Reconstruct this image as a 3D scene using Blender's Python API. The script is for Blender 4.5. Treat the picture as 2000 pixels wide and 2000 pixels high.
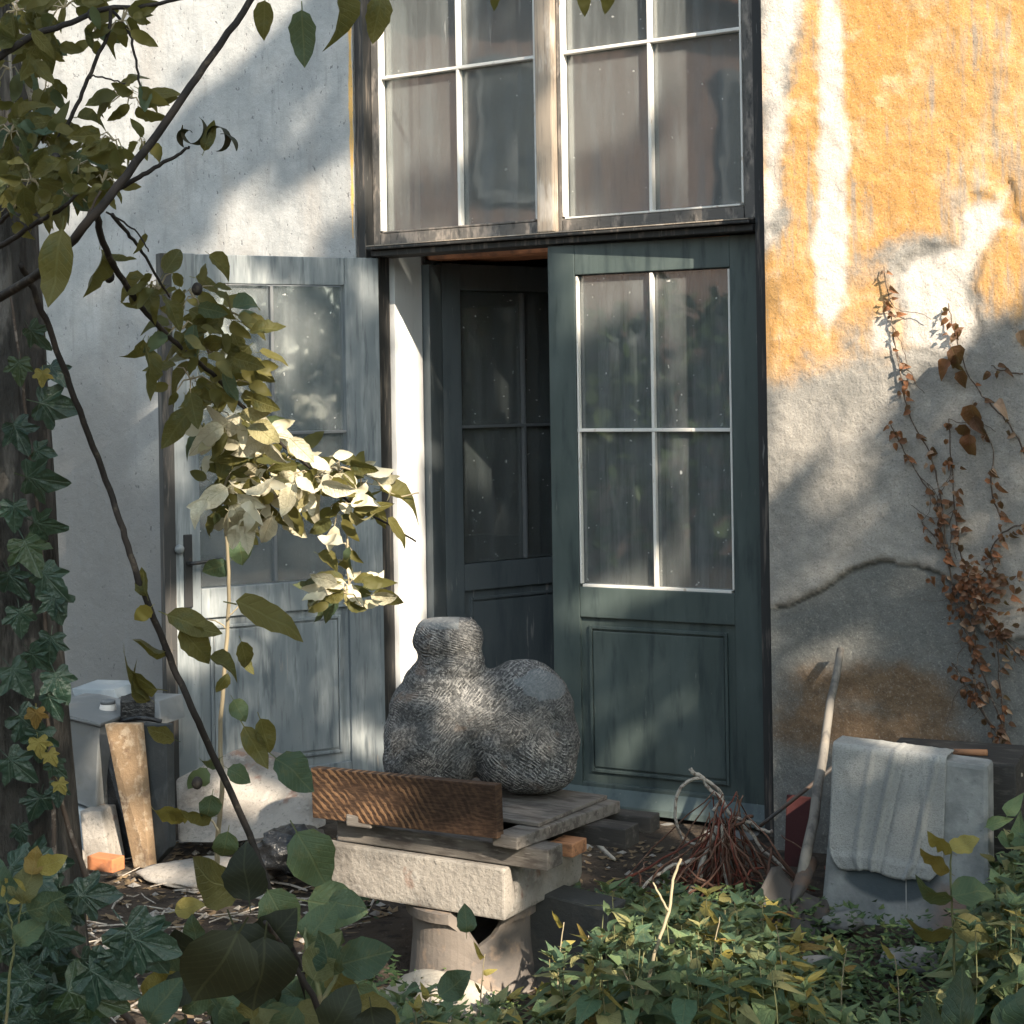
import bpy, bmesh, math, random
import numpy as np
from mathutils import Vector, Matrix, noise as mnoise
random.seed(7)
np.random.seed(7)
for o in list(bpy.data.objects):
    bpy.data.objects.remove(o)
SC = bpy.context.scene
COL = SC.collection
rad = math.radians
PI = math.pi

# ------------------------------------------------------------------ camera
F, HY, ROLL, EYE = 3400.0, 760.0, 0.016, 1.6      # focal in px of a 2000 px frame, horizon row, roll, eye height
R_ = Vector((1, 0, -ROLL)).normalized()
U_ = Vector((ROLL, 0, 1)).normalized()
F_ = Vector((0, 1, 0))
CAM = Vector((0, 0, EYE))
cd = bpy.data.cameras.new('camera')
cam = bpy.data.objects.new('camera', cd)
COL.objects.link(cam)
SC.camera = cam
cd.sensor_width = 36
cd.lens = F / 2000 * 36
cd.shift_y = -(1000 - HY) / 2000
cd.clip_start = .05
cd.clip_end = 500
cam.matrix_world = Matrix(((R_.x, U_.x, 0, 0), (0, 0, -1, 0), (R_.z, U_.z, 0, EYE), (0, 0, 0, 1)))
SC.render.resolution_x = SC.render.resolution_y = 1024

# ------------------------------------------------------------------ world, sun, exposure
PH = rad(33)
D = Vector((math.cos(PH), -math.sin(PH), 0))       # along the facade, to the right
N = Vector((-math.sin(PH), -math.cos(PH), 0))      # out of the facade
SUN = (D * .75 + N * .42 + Vector((0, 0, .51))).normalized()
world = bpy.data.worlds.new('World')
SC.world = world
world.use_nodes = True
wn = world.node_tree
wn.nodes.clear()
sky = wn.nodes.new('ShaderNodeTexSky')
sky.sky_type = 'NISHITA'
sky.sun_disc = False
sky.sun_elevation = math.asin(SUN.z)
sky.sun_rotation = math.atan2(SUN.x, SUN.y)
sky.air_density = 1.0
sky.dust_density = 1.8
sky.ozone_density = 1.0
bg = wn.nodes.new('ShaderNodeBackground')
bg.inputs[1].default_value = .15
wo = wn.nodes.new('ShaderNodeOutputWorld')
hsv = wn.nodes.new('ShaderNodeHueSaturation')
hsv.inputs['Saturation'].default_value = .62
tint = wn.nodes.new('ShaderNodeMixRGB'); tint.blend_type = 'MULTIPLY'; tint.inputs[0].default_value = 1
tint.inputs[2].default_value = (.93, 1.03, 1.0, 1)
wn.links.new(sky.outputs[0], hsv.inputs['Color']); wn.links.new(hsv.outputs[0], tint.inputs[1])
wn.links.new(tint.outputs[0], bg.inputs[0])
wn.links.new(bg.outputs[0], wo.inputs[0])
sd = bpy.data.lights.new('sun', 'SUN')
sd.energy = 5
sd.angle = rad(.45)
sd.color = (1, .86, .68)
so = bpy.data.objects.new('sun', sd)
COL.objects.link(so)
so.rotation_euler = SUN.to_track_quat('Z', 'Y').to_euler()
so.location = (4, -6, 9)
SC.view_settings.view_transform = 'Standard'
SC.view_settings.look = 'None'
SC.view_settings.exposure = 1.27
SC.view_settings.gamma = 1
SC.render.engine = 'CYCLES'

# ------------------------------------------------------------------ placing helpers
W0 = Vector((.886, 6.05, 0))                       # right-hand corner of the door opening at ground level
K = 2000 / 1932
def ray(px, py):
    return F_ + R_ * ((px - 1000) / F) - U_ * ((py - HY) / F)
def at(px, py, z):                                 # a point z metres deep
    return CAM + ray(px * K, py * K) * z
def onwall(px, py, t=0.0):                         # a point on the plane t metres behind the wall face
    v = ray(px * K, py * K)
    o = W0 - N * t
    return CAM + v * ((o - CAM).dot(N) / v.dot(N))
def onground(px, py, h=0.0):
    v = ray(px * K, py * K)
    return CAM + v * ((h - EYE) / v.z)
def S(s, t, z):                                    # facade coordinates to the world
    return W0 + D * s - N * t + Vector((0, 0, z))
def n3(x, y, z, f=1.0):
    return mnoise.noise(Vector((x * f, y * f, z * f)))
def vnoise(x, y, seed=0):                          # value noise on arrays
    xi = np.floor(x).astype(np.int64); yi = np.floor(y).astype(np.int64)
    fx = x - xi; fy = y - yi
    fx = fx * fx * (3 - 2 * fx); fy = fy * fy * (3 - 2 * fy)
    def h(a, b):
        v = np.sin(a * 127.1 + b * 311.7 + seed * 74.7) * 43758.5453
        return v - np.floor(v)
    return (h(xi, yi) * (1 - fx) + h(xi + 1, yi) * fx) * (1 - fy) + (h(xi, yi + 1) * (1 - fx) + h(xi + 1, yi + 1) * fx) * fy
def fbm(x, y, o=4, seed=0):
    r = 0; a = .5
    for i in range(o):
        r = r + a * vnoise(x * 2 ** i, y * 2 ** i, seed + i); a *= .5
    return r
def inpoly(px, py, poly):
    c = np.zeros(np.shape(px), bool)
    j = len(poly) - 1
    for i in range(len(poly)):
        xi, yi = poly[i]; xj, yj = poly[j]
        m = ((yi > py) != (yj > py)) & (px < (xj - xi) * (py - yi) / (yj - yi + 1e-12) + xi)
        c ^= m
        j = i
    return c

# ------------------------------------------------------------------ materials
def NT(name):
    m = bpy.data.materials.new(name)
    m.use_nodes = True
    nt = m.node_tree
    nt.nodes.clear()
    return m, nt
class G:
    def __init__(s, nt): s.nt = nt
    def n(s, t, **k):
        nd = s.nt.nodes.new('ShaderNode' + t)
        for a, v in k.items(): setattr(nd, a, v)
        return nd
    def set(s, sock, v):
        if hasattr(v, 'is_output') or isinstance(v, bpy.types.NodeSocket): s.nt.links.new(v, sock)
        elif isinstance(v, (tuple, list)) and len(v) == 3 and sock.type == 'RGBA': sock.default_value = (*v, 1)
        else: sock.default_value = v
    def math(s, op, a, b=0.0, c=None, clamp=False):
        nd = s.n('Math', operation=op, use_clamp=clamp)
        s.set(nd.inputs[0], a); s.set(nd.inputs[1], b)
        if c is not None: s.set(nd.inputs[2], c)
        return nd.outputs[0]
    def mix(s, f, a, b, blend='MIX'):
        nd = s.n('MixRGB', blend_type=blend)
        s.set(nd.inputs[0], f); s.set(nd.inputs[1], a); s.set(nd.inputs[2], b)
        return nd.outputs[0]
    def coord(s, scale=(1, 1, 1), kind='Object', rot=(0, 0, 0)):
        tc = s.n('TexCoord'); mp = s.n('Mapping')
        s.nt.links.new(tc.outputs[kind], mp.inputs[0])
        mp.inputs['Scale'].default_value = scale
        mp.inputs['Rotation'].default_value = rot
        return mp.outputs[0]
    def noise(s, vec, scale, detail=4, rough=.6, dist=0):
        nd = s.n('TexNoise')
        s.set(nd.inputs['Vector'], vec)
        nd.inputs['Scale'].default_value = scale; nd.inputs['Detail'].default_value = detail
        nd.inputs['Roughness'].default_value = rough; nd.inputs['Distortion'].default_value = dist
        return nd.outputs[0]
    def ramp(s, v, lo, hi):
        nd = s.n('MapRange', interpolation_type='SMOOTHSTEP')
        s.set(nd.inputs[0], v); nd.inputs[1].default_value = lo; nd.inputs[2].default_value = hi
        return nd.outputs[0]
    def attr(s, name):
        nd = s.n('Attribute', attribute_name=name)
        return nd.outputs['Fac']
    def bump(s, h, strength=.5, dist=.01, nrm=None):
        nd = s.n('Bump')
        nd.inputs['Strength'].default_value = strength; nd.inputs['Distance'].default_value = dist
        s.set(nd.inputs['Height'], h)
        if nrm is not None: s.set(nd.inputs['Normal'], nrm)
        return nd.outputs[0]
    def out(s, sh):
        o = s.n('OutputMaterial'); s.nt.links.new(sh, o.inputs[0])
    def bsdf(s, col, rough=.8, nrm=None, spec=.3, metal=0):
        b = s.n('BsdfPrincipled')
        s.set(b.inputs['Base Color'], col); s.set(b.inputs['Roughness'], rough)
        s.set(b.inputs['Specular IOR Level'], spec); s.set(b.inputs['Metallic'], metal)
        if nrm is not None: s.set(b.inputs['Normal'], nrm)
        return b.outputs[0]
def mk(name, base, layers=(), rough=.8, bump=(60, .4, .004), spec=.3, bscale=(1, 1, 1), vary=0.0, kind='Object'):
    # layers: (colour, noise scale, axis scale, lo, hi, strength)
    m, nt = NT(name); g = G(nt)
    col = g.mix(0, base, base)
    for c, sc, ax, lo, hi, st in layers:
        f = g.ramp(g.noise(g.coord(ax, kind), sc), lo, hi)
        col = g.mix(g.math('MULTIPLY', f, st), col, c)
    if vary:
        oi = g.n('ObjectInfo')
        f = g.math('ADD', 1 - vary / 2, g.math('MULTIPLY', oi.outputs['Random'], vary))
        hs = g.n('HueSaturation'); g.set(hs.inputs['Color'], col); g.set(hs.inputs['Value'], f)
        col = hs.outputs[0]
    nrm = g.bump(g.noise(g.coord(bscale, kind), bump[0], 6, .65), bump[1], bump[2]) if bump else None
    g.out(g.bsdf(col, rough, nrm, spec))
    return m
M = {}
# paint and timber of the doors
M['door_paint'] = mk('door_paint', (.068, .092, .090), [((.10, .13, .128), 5, (1, 1, .25), .42, .68, .8), ((.03, .045, .05), 9, (2, 2, .3), .5, .7, .7), ((.28, .28, .25), 60, (1, 1, .12), .66, .76, .6), ((.20, .19, .16), 120, (1, 1, 1), .68, .74, .7)], .42, (70, .35, .002), .45, (1, 1, .12))
M['old_paint'] = mk('old_paint', (.20, .225, .24), [((.36, .385, .39), 7, (2.5, 2.5, .35), .45, .68, .8), ((.10, .12, .135), 13, (3, 3, .3), .50, .68, .8), ((.11, .11, .11), 110, (1, 1, .5), .66, .72, .6), ((.42, .34, .27), 45, (1, 1, .08), .66, .76, .5)], .5, (80, .4, .002), .4, (1, 1, .1))
M['inner_paint'] = mk('inner_paint', (.13, .15, .16), [((.09, .11, .12), 6, (2, 2, .35), .45, .65, .8), ((.45, .43, .40), 14, (3, 3, .25), .62, .72, .6)], .5, (80, .35, .002), .4, (1, 1, .1))
M['white_putty'] = mk('white_putty', (.78, .76, .72), [((.45, .36, .28), 40, (1, 1, .4), .6, .7, .7), ((.30, .30, .30), 70, (1, 1, 1), .66, .74, .6)], .6, (120, .5, .002))
M['grey_putty'] = mk('grey_putty', (.16, .17, .18), [((.4, .38, .36), 50, (1, 1, .5), .6, .7, .5)], .6)
M['dark_frame'] = mk('dark_frame', (.045, .045, .045), [((.20, .17, .145), 16, (3, 3, .25), .52, .7, .75), ((.38, .37, .35), 55, (1, 1, .12), .66, .76, .6)], .6, (90, .5, .003), .3, (1, 1, .1))
M['sash_wood'] = mk('sash_wood', (.14, .13, .12), [((.36, .31, .27), 16, (1.6, 1.6, .6), .48, .66, .8), ((.05, .05, .05), 24, (1.6, 1.6, .5), .54, .68, .8)], .65, (90, .6, .003))
M['post_wood'] = mk('post_wood', (.38, .32, .26), [((.22, .19, .17), 30, (3, 3, .12), .52, .64, .8), ((.66, .62, .57), 12, (1, 1, .3), .55, .7, .6)], .7, (60, .7, .004), .2, (3, 3, .12))
M['jamb_white'] = mk('jamb_white', (.76, .76, .76), [((.50, .51, .53), 6, (2, 2, .5), .55, .72, .5), ((.42, .36, .30), 35, (2, 2, .2), .66, .74, .5)], .55, (60, .5, .003), .3, (1, 1, .15))
M['room_wall'] = mk('room_wall', (.22, .21, .20), [((.13, .13, .13), 3, (1, 1, 1), .45, .6, .7)], .9)
M['room_floor'] = mk('room_floor', (.10, .09, .08), [], .8)
M['terracotta_beam'] = mk('terracotta_beam', (.55, .24, .13), [((.3, .14, .09), 14, (1, 1, 1), .5, .65, .7)], .8)
M['iron'] = mk('iron', (.02, .021, .023), [((.08, .06, .05), 30, (1, 1, 1), .6, .7, .6)], .45, (80, .3, .001), .5)
M['curtain'] = mk('curtain', (.42, .42, .42), [((.10, .11, .12), 7, (3, 3, .15), .42, .6, .9)], .95, (200, .2, .001))
def glass_mat():
    m, nt = NT('dusty_glass'); g = G(nt)
    tr = g.n('BsdfTransparent'); tr.inputs[0].default_value = (.86, .9, .9, 1)
    gl = g.n('BsdfGlossy'); gl.inputs['Roughness'].default_value = .03
    gl.inputs[0].default_value = (.95, .95, .95, 1)
    g.set(gl.inputs['Normal'], g.bump(g.noise(g.coord(), 4, 2), .08, .01))
    df = g.n('BsdfDiffuse')
    dirt = g.ramp(g.noise(g.coord((3, 3, .35)), 6, 5), .4, .75)
    spots = g.ramp(g.noise(g.coord(), 48, 1), .765, .79)
    drip = g.ramp(g.noise(g.coord((40, 40, 1.1)), 1.6, 3), .70, .74)
    g.set(df.inputs[0], g.mix(g.math('MAXIMUM', spots, drip), (.24, .26, .265), (.70, .70, .68)))
    lw = g.n('LayerWeight'); lw.inputs[0].default_value = .5
    f1 = g.math('ADD', .13, g.math('MULTIPLY', lw.outputs['Fresnel'], .3), clamp=True)
    a = g.n('MixShader'); g.set(a.inputs[0], f1); nt.links.new(tr.outputs[0], a.inputs[1]); nt.links.new(gl.outputs[0], a.inputs[2])
    f2 = g.math('ADD', .24, g.math('MULTIPLY', dirt, .26))
    f2 = g.math('MAXIMUM', f2, g.math('MULTIPLY', spots, .8))
    f2 = g.math('MAXIMUM', f2, g.math('MULTIPLY', drip, .35))
    b = g.n('MixShader'); g.set(b.inputs[0], f2); nt.links.new(a.outputs[0], b.inputs[1]); nt.links.new(df.outputs[0], b.inputs[2])
    g.out(b.outputs[0])
    return m
M['glass'] = glass_mat()
def plaster_right():
    m, nt = NT('ochre_plaster'); g = G(nt)
    co = g.coord()
    big = g.noise(co, 1.6, 5, .6); med = g.noise(co, 6, 6, .65); fine = g.noise(co, 45, 6, .7)
    vert = g.noise(g.coord((5, 5, .5)), 5, 4, .6)
    # attributes: positive inside the coat of colour
    och = g.ramp(g.math('ADD', g.attr('ochre'), g.math('MULTIPLY', g.math('SUBTRACT', med, .5), .28)), -.05, .045)
    och = g.math('MULTIPLY', och, g.ramp(g.math('ADD', fine, g.math('MULTIPLY', med, .4)), .42, .60))
    worn = g.ramp(g.math('ADD', vert, g.math('MULTIPLY', g.math('SUBTRACT', big, .5), 1.1)), .50, .72)
    och = g.math('MULTIPLY', och, g.math('SUBTRACT', 1, g.math('MULTIPLY', worn, .75)))
    c_och = g.mix(g.ramp(big, .35, .7), (.56, .30, .10), (.66, .40, .17))
    c_och = g.mix(g.math('MULTIPLY', g.ramp(med, .48, .68), .6), c_och, (.70, .55, .37))
    c_och = g.mix(g.math('MULTIPLY', g.ramp(vert, .55, .75), .5), c_och, (.56, .30, .09))
    base = g.mix(g.ramp(med, .35, .7), (.28, .27, .25), (.44, .41, .37))
    base = g.mix(g.math('MULTIPLY', g.ramp(vert, .52, .7), .5), base, (.30, .29, .28))
    base = g.mix(g.ramp(g.attr('lower'), 0, 1), base, g.mix(med, (.13, .14, .135), (.25, .245, .23)))
    col = g.mix(och, base, c_och)
    pal = g.ramp(g.math('ADD', g.attr('pale'), g.math('MULTIPLY', g.math('SUBTRACT', med, .5), .12)), -.015, .03)
    col = g.mix(g.math('MULTIPLY', pal, .92), col, (.74, .68, .62))
    st = g.ramp(g.math('MULTIPLY', g.attr('stain'), g.math('ADD', .1, g.math('MULTIPLY', g.noise(co, 9, 6, .7), 1.8))), .25, 1.15)
    col = g.mix(g.math('MULTIPLY', st, .85), col, g.mix(fine, (.07, .045, .03), (.30, .19, .10)))
    grit = g.noise(co, 130, 3, .8)
    col = g.mix(g.math('MULTIPLY', g.ramp(fine, .60, .68), .4), col, (.2, .18, .16))
    col = g.mix(g.math('MULTIPLY', g.ramp(grit, .56, .68), .55), col, (.10, .095, .09))
    col = g.mix(g.math('MULTIPLY', g.ramp(grit, .46, .32), .30), col, (.55, .52, .47))
    nrm = g.bump(g.noise(co, 28, 8, .7), .6, .010)
    nrm = g.bump(g.noise(g.coord((1, 1, .6)), 120, 4, .8), .8, .004, nrm)
    g.out(g.bsdf(col, .92, nrm, .12))
    return m
M['plaster_right'] = plaster_right()
def plaster_left():
    m, nt = NT('white_plaster'); g = G(nt)
    co = g.coord()
    med = g.noise(co, 4, 6, .65); fine = g.noise(co, 70, 4, .7); big = g.noise(g.coord((1.5, 1.5, .5)), 2.2, 4)
    col = g.mix(g.ramp(med, .35, .7), (.37, .385, .395), (.50, .51, .515))
    col = g.mix(g.math('MULTIPLY', g.ramp(big, .5, .72), .7), col, (.40, .38, .36))
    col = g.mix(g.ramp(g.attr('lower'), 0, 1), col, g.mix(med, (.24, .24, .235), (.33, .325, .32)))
    col = g.mix(g.ramp(g.math('ADD', g.attr('ochre'), g.math('MULTIPLY', g.math('SUBTRACT', med, .5), .03)), 0, .006), col, (.72, .45, .16))
    col = g.mix(g.math('MULTIPLY', g.ramp(g.noise(g.coord((4, 4, .6)), 9, 5), .52, .7), .45), col, (.30, .305, .31))
    col = g.mix(g.math('MULTIPLY', g.ramp(g.noise(co, 140, 3, .8), .56, .7), .4), col, (.16, .16, .165))
    pit = g.ramp(g.noise(g.coord((1, 1, .5)), 60, 2), .66, .72)
    col = g.mix(g.math('MULTIPLY', pit, .7), col, (.17, .17, .18))
    nrm = g.bump(g.math('SUBTRACT', g.noise(co, 22, 7, .6), g.math('MULTIPLY', pit, .5)), .6, .008)
    nrm = g.bump(g.noise(co, 120, 4, .8), .6, .003, nrm)
    g.out(g.bsdf(col, .9, nrm, .12))
    return m
M['plaster_left'] = plaster_left()
def granite():
    m, nt = NT('chiselled_granite'); g = G(nt)
    co = g.coord()
    f = g.noise(co, 110, 6, .8); med = g.noise(co, 16, 5, .7)
    sx = g.n('SeparateXYZ'); nt.links.new(co, sx.inputs[0])
    wa = g.noise(co, 4, 3, .5); wb = g.noise(g.coord((1, 1, 1.3)), 5, 3, .5)
    p1 = g.math('ADD', g.math('ADD', g.math('MULTIPLY', sx.outputs[2], .9), g.math('MULTIPLY', sx.outputs[0], .55)), g.math('MULTIPLY', wa, .14))
    p2 = g.math('ADD', g.math('SUBTRACT', g.math('MULTIPLY', sx.outputs[2], .8), g.math('MULTIPLY', sx.outputs[0], .8)), g.math('MULTIPLY', wb, .12))
    s1 = g.math('SINE', g.math('MULTIPLY', p1, 2 * PI / .0082)); s2 = g.math('SINE', g.math('MULTIPLY', p2, 2 * PI / .0100))
    pick = g.ramp(g.noise(co, 4.5, 2), .46, .54)
    gv = g.math('ADD', g.math('MULTIPLY', s1, pick), g.math('MULTIPLY', s2, g.math('SUBTRACT', 1, pick)))
    brk = g.math('MULTIPLY', g.ramp(g.noise(co, 60, 4, .8), .42, .60), g.ramp(g.noise(co, 13, 4, .7), .36, .54))
    pits = g.ramp(g.noise(co, 85, 3, .75), .50, .60)
    line = g.math('MULTIPLY', g.ramp(gv, .1, .9), brk)
    line = g.math('MAXIMUM', line, g.math('MULTIPLY', pits, .55))
    flat = g.ramp(g.math('ADD', g.attr('smooth'), g.math('MULTIPLY', g.math('SUBTRACT', med, .5), .8)), .35, .6)
    col = g.mix(g.ramp(f, .38, .66), (.045, .047, .05), (.17, .172, .172))
    col = g.mix(g.math('MULTIPLY', g.ramp(med, .42, .68), .6), col, (.05, .052, .054))
    rub = g.math('ADD', .35, g.math('MULTIPLY', g.ramp(g.noise(co, 6, 3), .38, .62), .6))
    col = g.mix(g.math('MULTIPLY', line, rub), col, (.52, .515, .50))
    col = g.mix(g.math('MULTIPLY', flat, .7), col, g.mix(f, (.09, .105, .115), (.20, .22, .235)))
    st = g.ramp(g.noise(co, 9, 3), .62, .7)
    col = g.mix(g.math('MULTIPLY', st, .35), col, (.22, .15, .11))
    h = g.math('MULTIPLY', g.math('ADD', g.math('MULTIPLY', gv, brk), g.math('ADD', g.math('MULTIPLY', f, 1.2), g.math('MULTIPLY', pits, .7))), g.math('SUBTRACT', 1, g.math('MULTIPLY', flat, .8)))
    g.out(g.bsdf(col, .85, g.bump(h, .75, .0035), .2))
    return m
M['granite'] = granite()
def sawn():
    m, nt = NT('sawn_board'); g = G(nt)
    mp = g.n('Mapping'); tc = g.n('TexCoord'); nt.links.new(tc.outputs['Object'], mp.inputs[0])
    mp.inputs['Location'].default_value = (.35, 0, .42); mp.inputs['Scale'].default_value = (1, .05, 1)
    w = g.n('TexWave', wave_type='RINGS', rings_direction='SPHERICAL')
    nt.links.new(mp.outputs[0], w.inputs[0])
    w.inputs['Scale'].default_value = 17; w.inputs['Distortion'].default_value = 3.5
    w.inputs['Detail'].default_value = 4; w.inputs['Detail Scale'].default_value = 2.5
    sx = g.n('SeparateXYZ'); nt.links.new(g.coord(), sx.inputs[0])
    n = g.noise(g.coord((1, 1, 2)), 9, 6); n2 = g.noise(g.coord((1, 1, 5)), 30, 4)
    mark = g.math('MULTIPLY', g.ramp(w.outputs[1], .45, .8), g.ramp(n, .36, .6))
    mark = g.math('MULTIPLY', mark, g.math('SUBTRACT', 1, g.math('MULTIPLY', g.ramp(sx.outputs[0], .30, .42), .85)))  # marks fade out on the right half, its shade put into the colour
    col = g.mix(g.ramp(n2, .35, .7), (.042, .026, .019), (.095, .058, .038))
    col = g.mix(g.math('MULTIPLY', mark, .85), col, (.27, .155, .085))
    g.out(g.bsdf(col, .75, g.bump(g.math('ADD', mark, n2), .5, .003), .2))
    return m
M['sawn'] = sawn()
M['grey_wood'] = mk('grey_wood', (.17, .155, .14), [((.07, .06, .055), 10, (1, 4, 4), .45, .65, .8), ((.36, .33, .30), 20, (.6, 5, 5), .58, .7, .6)], .8, (60, .6, .003), .2, (.4, 3, 3))
M['dark_wood'] = mk('dark_wood', (.045, .042, .04), [((.12, .11, .10), 14, (1, 4, 4), .5, .68, .7)], .7, (60, .5, .003), .3, (.4, 3, 3))
M['red_wood'] = mk('red_wood', (.38, .19, .10), [((.15, .08, .05), 14, (1, 4, 4), .5, .65, .8)], .8, (60, .5, .003))
M['cut_stone'] = mk('cut_stone', (.33, .305, .275), [((.15, .135, .12), 5, (1, 1, 1), .46, .66, .75), ((.13, .12, .11), 70, (1, 1, 1), .56, .68, .6), ((.22, .12, .085), 9, (1, 1, 1), .62, .72, .6), ((.43, .41, .38), 20, (1, 1, 1), .56, .7, .5)], .9, (45, .9, .008))
M['grey_stone'] = mk('grey_stone', (.23, .225, .215), [((.12, .12, .12), 6, (1, 1, 1), .45, .65, .7), ((.34, .31, .27), 14, (1, 1, 1), .56, .7, .6)], .9, (40, .6, .008))
M['dark_stone'] = mk('dark_stone', (.07, .072, .072), [((.13, .12, .105), 9, (1, 1, 1), .5, .7, .7)], .85, (50, .6, .006))
M['pale_stone'] = mk('pale_stone', (.42, .38, .32), [((.18, .16, .13), 60, (1, 1, 1), .56, .7, .6), ((.40, .36, .32), 7, (1, 1, 1), .5, .68, .7)], .9, (35, .6, .01))
M['pipe'] = mk('pipe', (.19, .165, .145), [((.12, .11, .105), 8, (1, 1, 1), .45, .65, .7), ((.36, .27, .2), 16, (1, 1, 1), .55, .7, .6)], .75, (60, .5, .004))
M['concrete'] = mk('concrete', (.34, .345, .34), [((.24, .24, .235), 5, (1, 1, 1), .45, .65, .7), ((.42, .42, .41), 18, (1, 1, 1), .55, .7, .5), ((.12, .12, .115), 32, (1, 1, 1), .7, .78, .6)], .9, (50, .6, .005))
def slab_mat():
    m, nt = NT('slab_concrete'); g = G(nt)
    co = g.coord(); med = g.noise(co, 8, 6, .65); f = g.noise(co, 60, 5, .7)
    col = g.mix(g.ramp(med, .35, .68), (.20, .21, .21), (.36, .37, .365))
    sx = g.n('SeparateXYZ'); nt.links.new(co, sx.inputs[0])
    wet = g.math('SUBTRACT', 1, g.math('ADD', g.math('POWER', g.math('DIVIDE', g.math('SUBTRACT', sx.outputs[0], .22), .15), 2), g.math('POWER', g.math('DIVIDE', g.math('SUBTRACT', sx.outputs[2], .19), .085), 2)))
    wet = g.ramp(g.math('ADD', wet, g.math('MULTIPLY', g.math('SUBTRACT', med, .5), .9)), -.05, .3)
    col = g.mix(g.math('MULTIPLY', wet, .9), col, (.065, .085, .10))
    br = g.math('MULTIPLY', g.ramp(g.math('ADD', sx.outputs[0], g.math('MULTIPLY', med, .2)), .40, .5), g.math('SUBTRACT', 1, g.ramp(g.math('ADD', sx.outputs[2], g.math('MULTIPLY', med, .22)), .24, .30)))
    col = g.mix(g.math('MULTIPLY', br, .75), col, g.mix(f, (.28, .15, .10), (.42, .27, .20)))
    col = g.mix(g.math('MULTIPLY', g.ramp(f, .62, .7), .5), col, (.10, .10, .10))
    g.out(g.bsdf(col, .85, g.bump(f, .5, .004), .25))
    return m
M['slab'] = slab_mat()
M['cloth'] = mk('cloth', (.36, .365, .355), [((.26, .27, .265), 6, (1, 1, 1), .45, .65, .6), ((.24, .24, .235), 160, (1, 1, 1), .5, .62, .6)], .95, (260, .9, .003))
M['soil'] = mk('soil', (.075, .06, .048), [((.15, .125, .10), 3, (1, 1, 1), .5, .68, .7), ((.035, .03, .028), 14, (1, 1, 1), .5, .65, .8), ((.24, .21, .18), 50, (1, 1, 1), .62, .72, .6)], .95, (30, 1, .03), .1)
M['litter'] = mk('litter', (.20, .145, .09), [], .9, None, .15, vary=.8)
M['brick'] = mk('brick', (.48, .19, .085), [((.28, .12, .07), 20, (1, 1, 1), .5, .66, .7)], .85, (60, .6, .004))
M['white_ceramic'] = mk('white_ceramic', (.72, .68, .64), [((.4, .33, .3), 20, (1, 1, 1), .6, .7, .5)], .4)
M['zinc'] = mk('zinc', (.17, .18, .185), [((.25, .26, .265), 5, (1, 1, 1), .45, .65, .7), ((.17, .17, .16), 14, (1, 1, 1), .55, .7, .6)], .6, (40, .4, .003), .4)
M['blue_grey'] = mk('blue_grey', (.32, .36, .39), [((.22, .25, .27), 6, (1, 1, 1), .5, .65, .6)], .6)
M['fibreboard'] = mk('fibreboard', (.26, .18, .11), [((.42, .34, .25), 20, (1, 1, 1), .5, .64, .8), ((.18, .12, .08), 28, (1, 1, 1), .56, .66, .8)], .9, (40, .8, .006))
M['board_shade'] = mk('board_shade', (.045, .05, .052), [((.085, .09, .09), 18, (1, 1, .4), .5, .66, .7)], .8, (50, .5, .004))  # shade on the brown board's right part, given as a dark colour
M['bin_bag'] = mk('bin_bag', (.012, .013, .015), [], .3, (14, .9, .02), .6)
M['rust_steel'] = mk('rust_steel', (.055, .05, .047), [((.12, .07, .045), 12, (1, 1, 1), .5, .65, .7)], .55, (50, .4, .002), .5)
M['handle_wood'] = mk('handle_wood', (.20, .185, .165), [((.09, .085, .08), 20, (1, 1, .15), .5, .64, .8), ((.32, .28, .23), 8, (1, 1, .4), .56, .68, .6)], .75, (60, .6, .002), .2, (3, 3, .2))
M['maroon'] = mk('maroon', (.065, .02, .02), [((.03, .015, .015), 9, (1, 1, .4), .5, .65, .7)], .7)
M['twig'] = mk('twig', (.13, .07, .05), [((.26, .2, .16), 30, (1, 1, 1), .55, .66, .6)], .8, (90, .5, .002), .2, vary=.5)
M['red_twig'] = mk('red_twig', (.16, .045, .03), [((.08, .04, .03), 30, (1, 1, 1), .5, .62, .6)], .7, None, .3, vary=.6)
M['pale_twig'] = mk('pale_twig', (.42, .38, .33), [((.16, .12, .10), 60, (1, 1, 1), .52, .6, .8)], .8, (90, .5, .002), .2)
M['bark'] = mk('bark', (.065, .062, .058), [((.19, .175, .16), 22, (1, 1, .25), .5, .66, .8), ((.03, .028, .026), 26, (1, 1, .2), .5, .62, .8)], .9, (26, 1, .03), .15, (1, 1, .25))
M['branch_bark'] = mk('branch_bark', (.030, .026, .024), [((.09, .075, .06), 40, (1, 1, 1), .55, .68, .7)], .8, (80, .6, .002), .25)
M['green_stem'] = mk('green_stem', (.14, .15, .07), [((.2, .15, .09), 20, (1, 1, 1), .5, .65, .6)], .7, None)
M['pale_stem'] = mk('pale_stem', (.33, .28, .19), [], .7, None)
M['vine_stem'] = mk('vine_stem', (.10, .075, .06), [((.3, .25, .21), 60, (1, 1, 1), .54, .64, .7)], .85, None)
M['pink_plaster'] = mk('pink_plaster', (.27, .19, .165), [((.19, .145, .13), 2, (1, 1, 1), .45, .65, .7)], .9)
M['dark_opening'] = mk('dark_opening', (.05, .055, .06), [], .4)
M['roof_tile'] = mk('roof_tile', (.22, .11, .07), [], .9)
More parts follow.
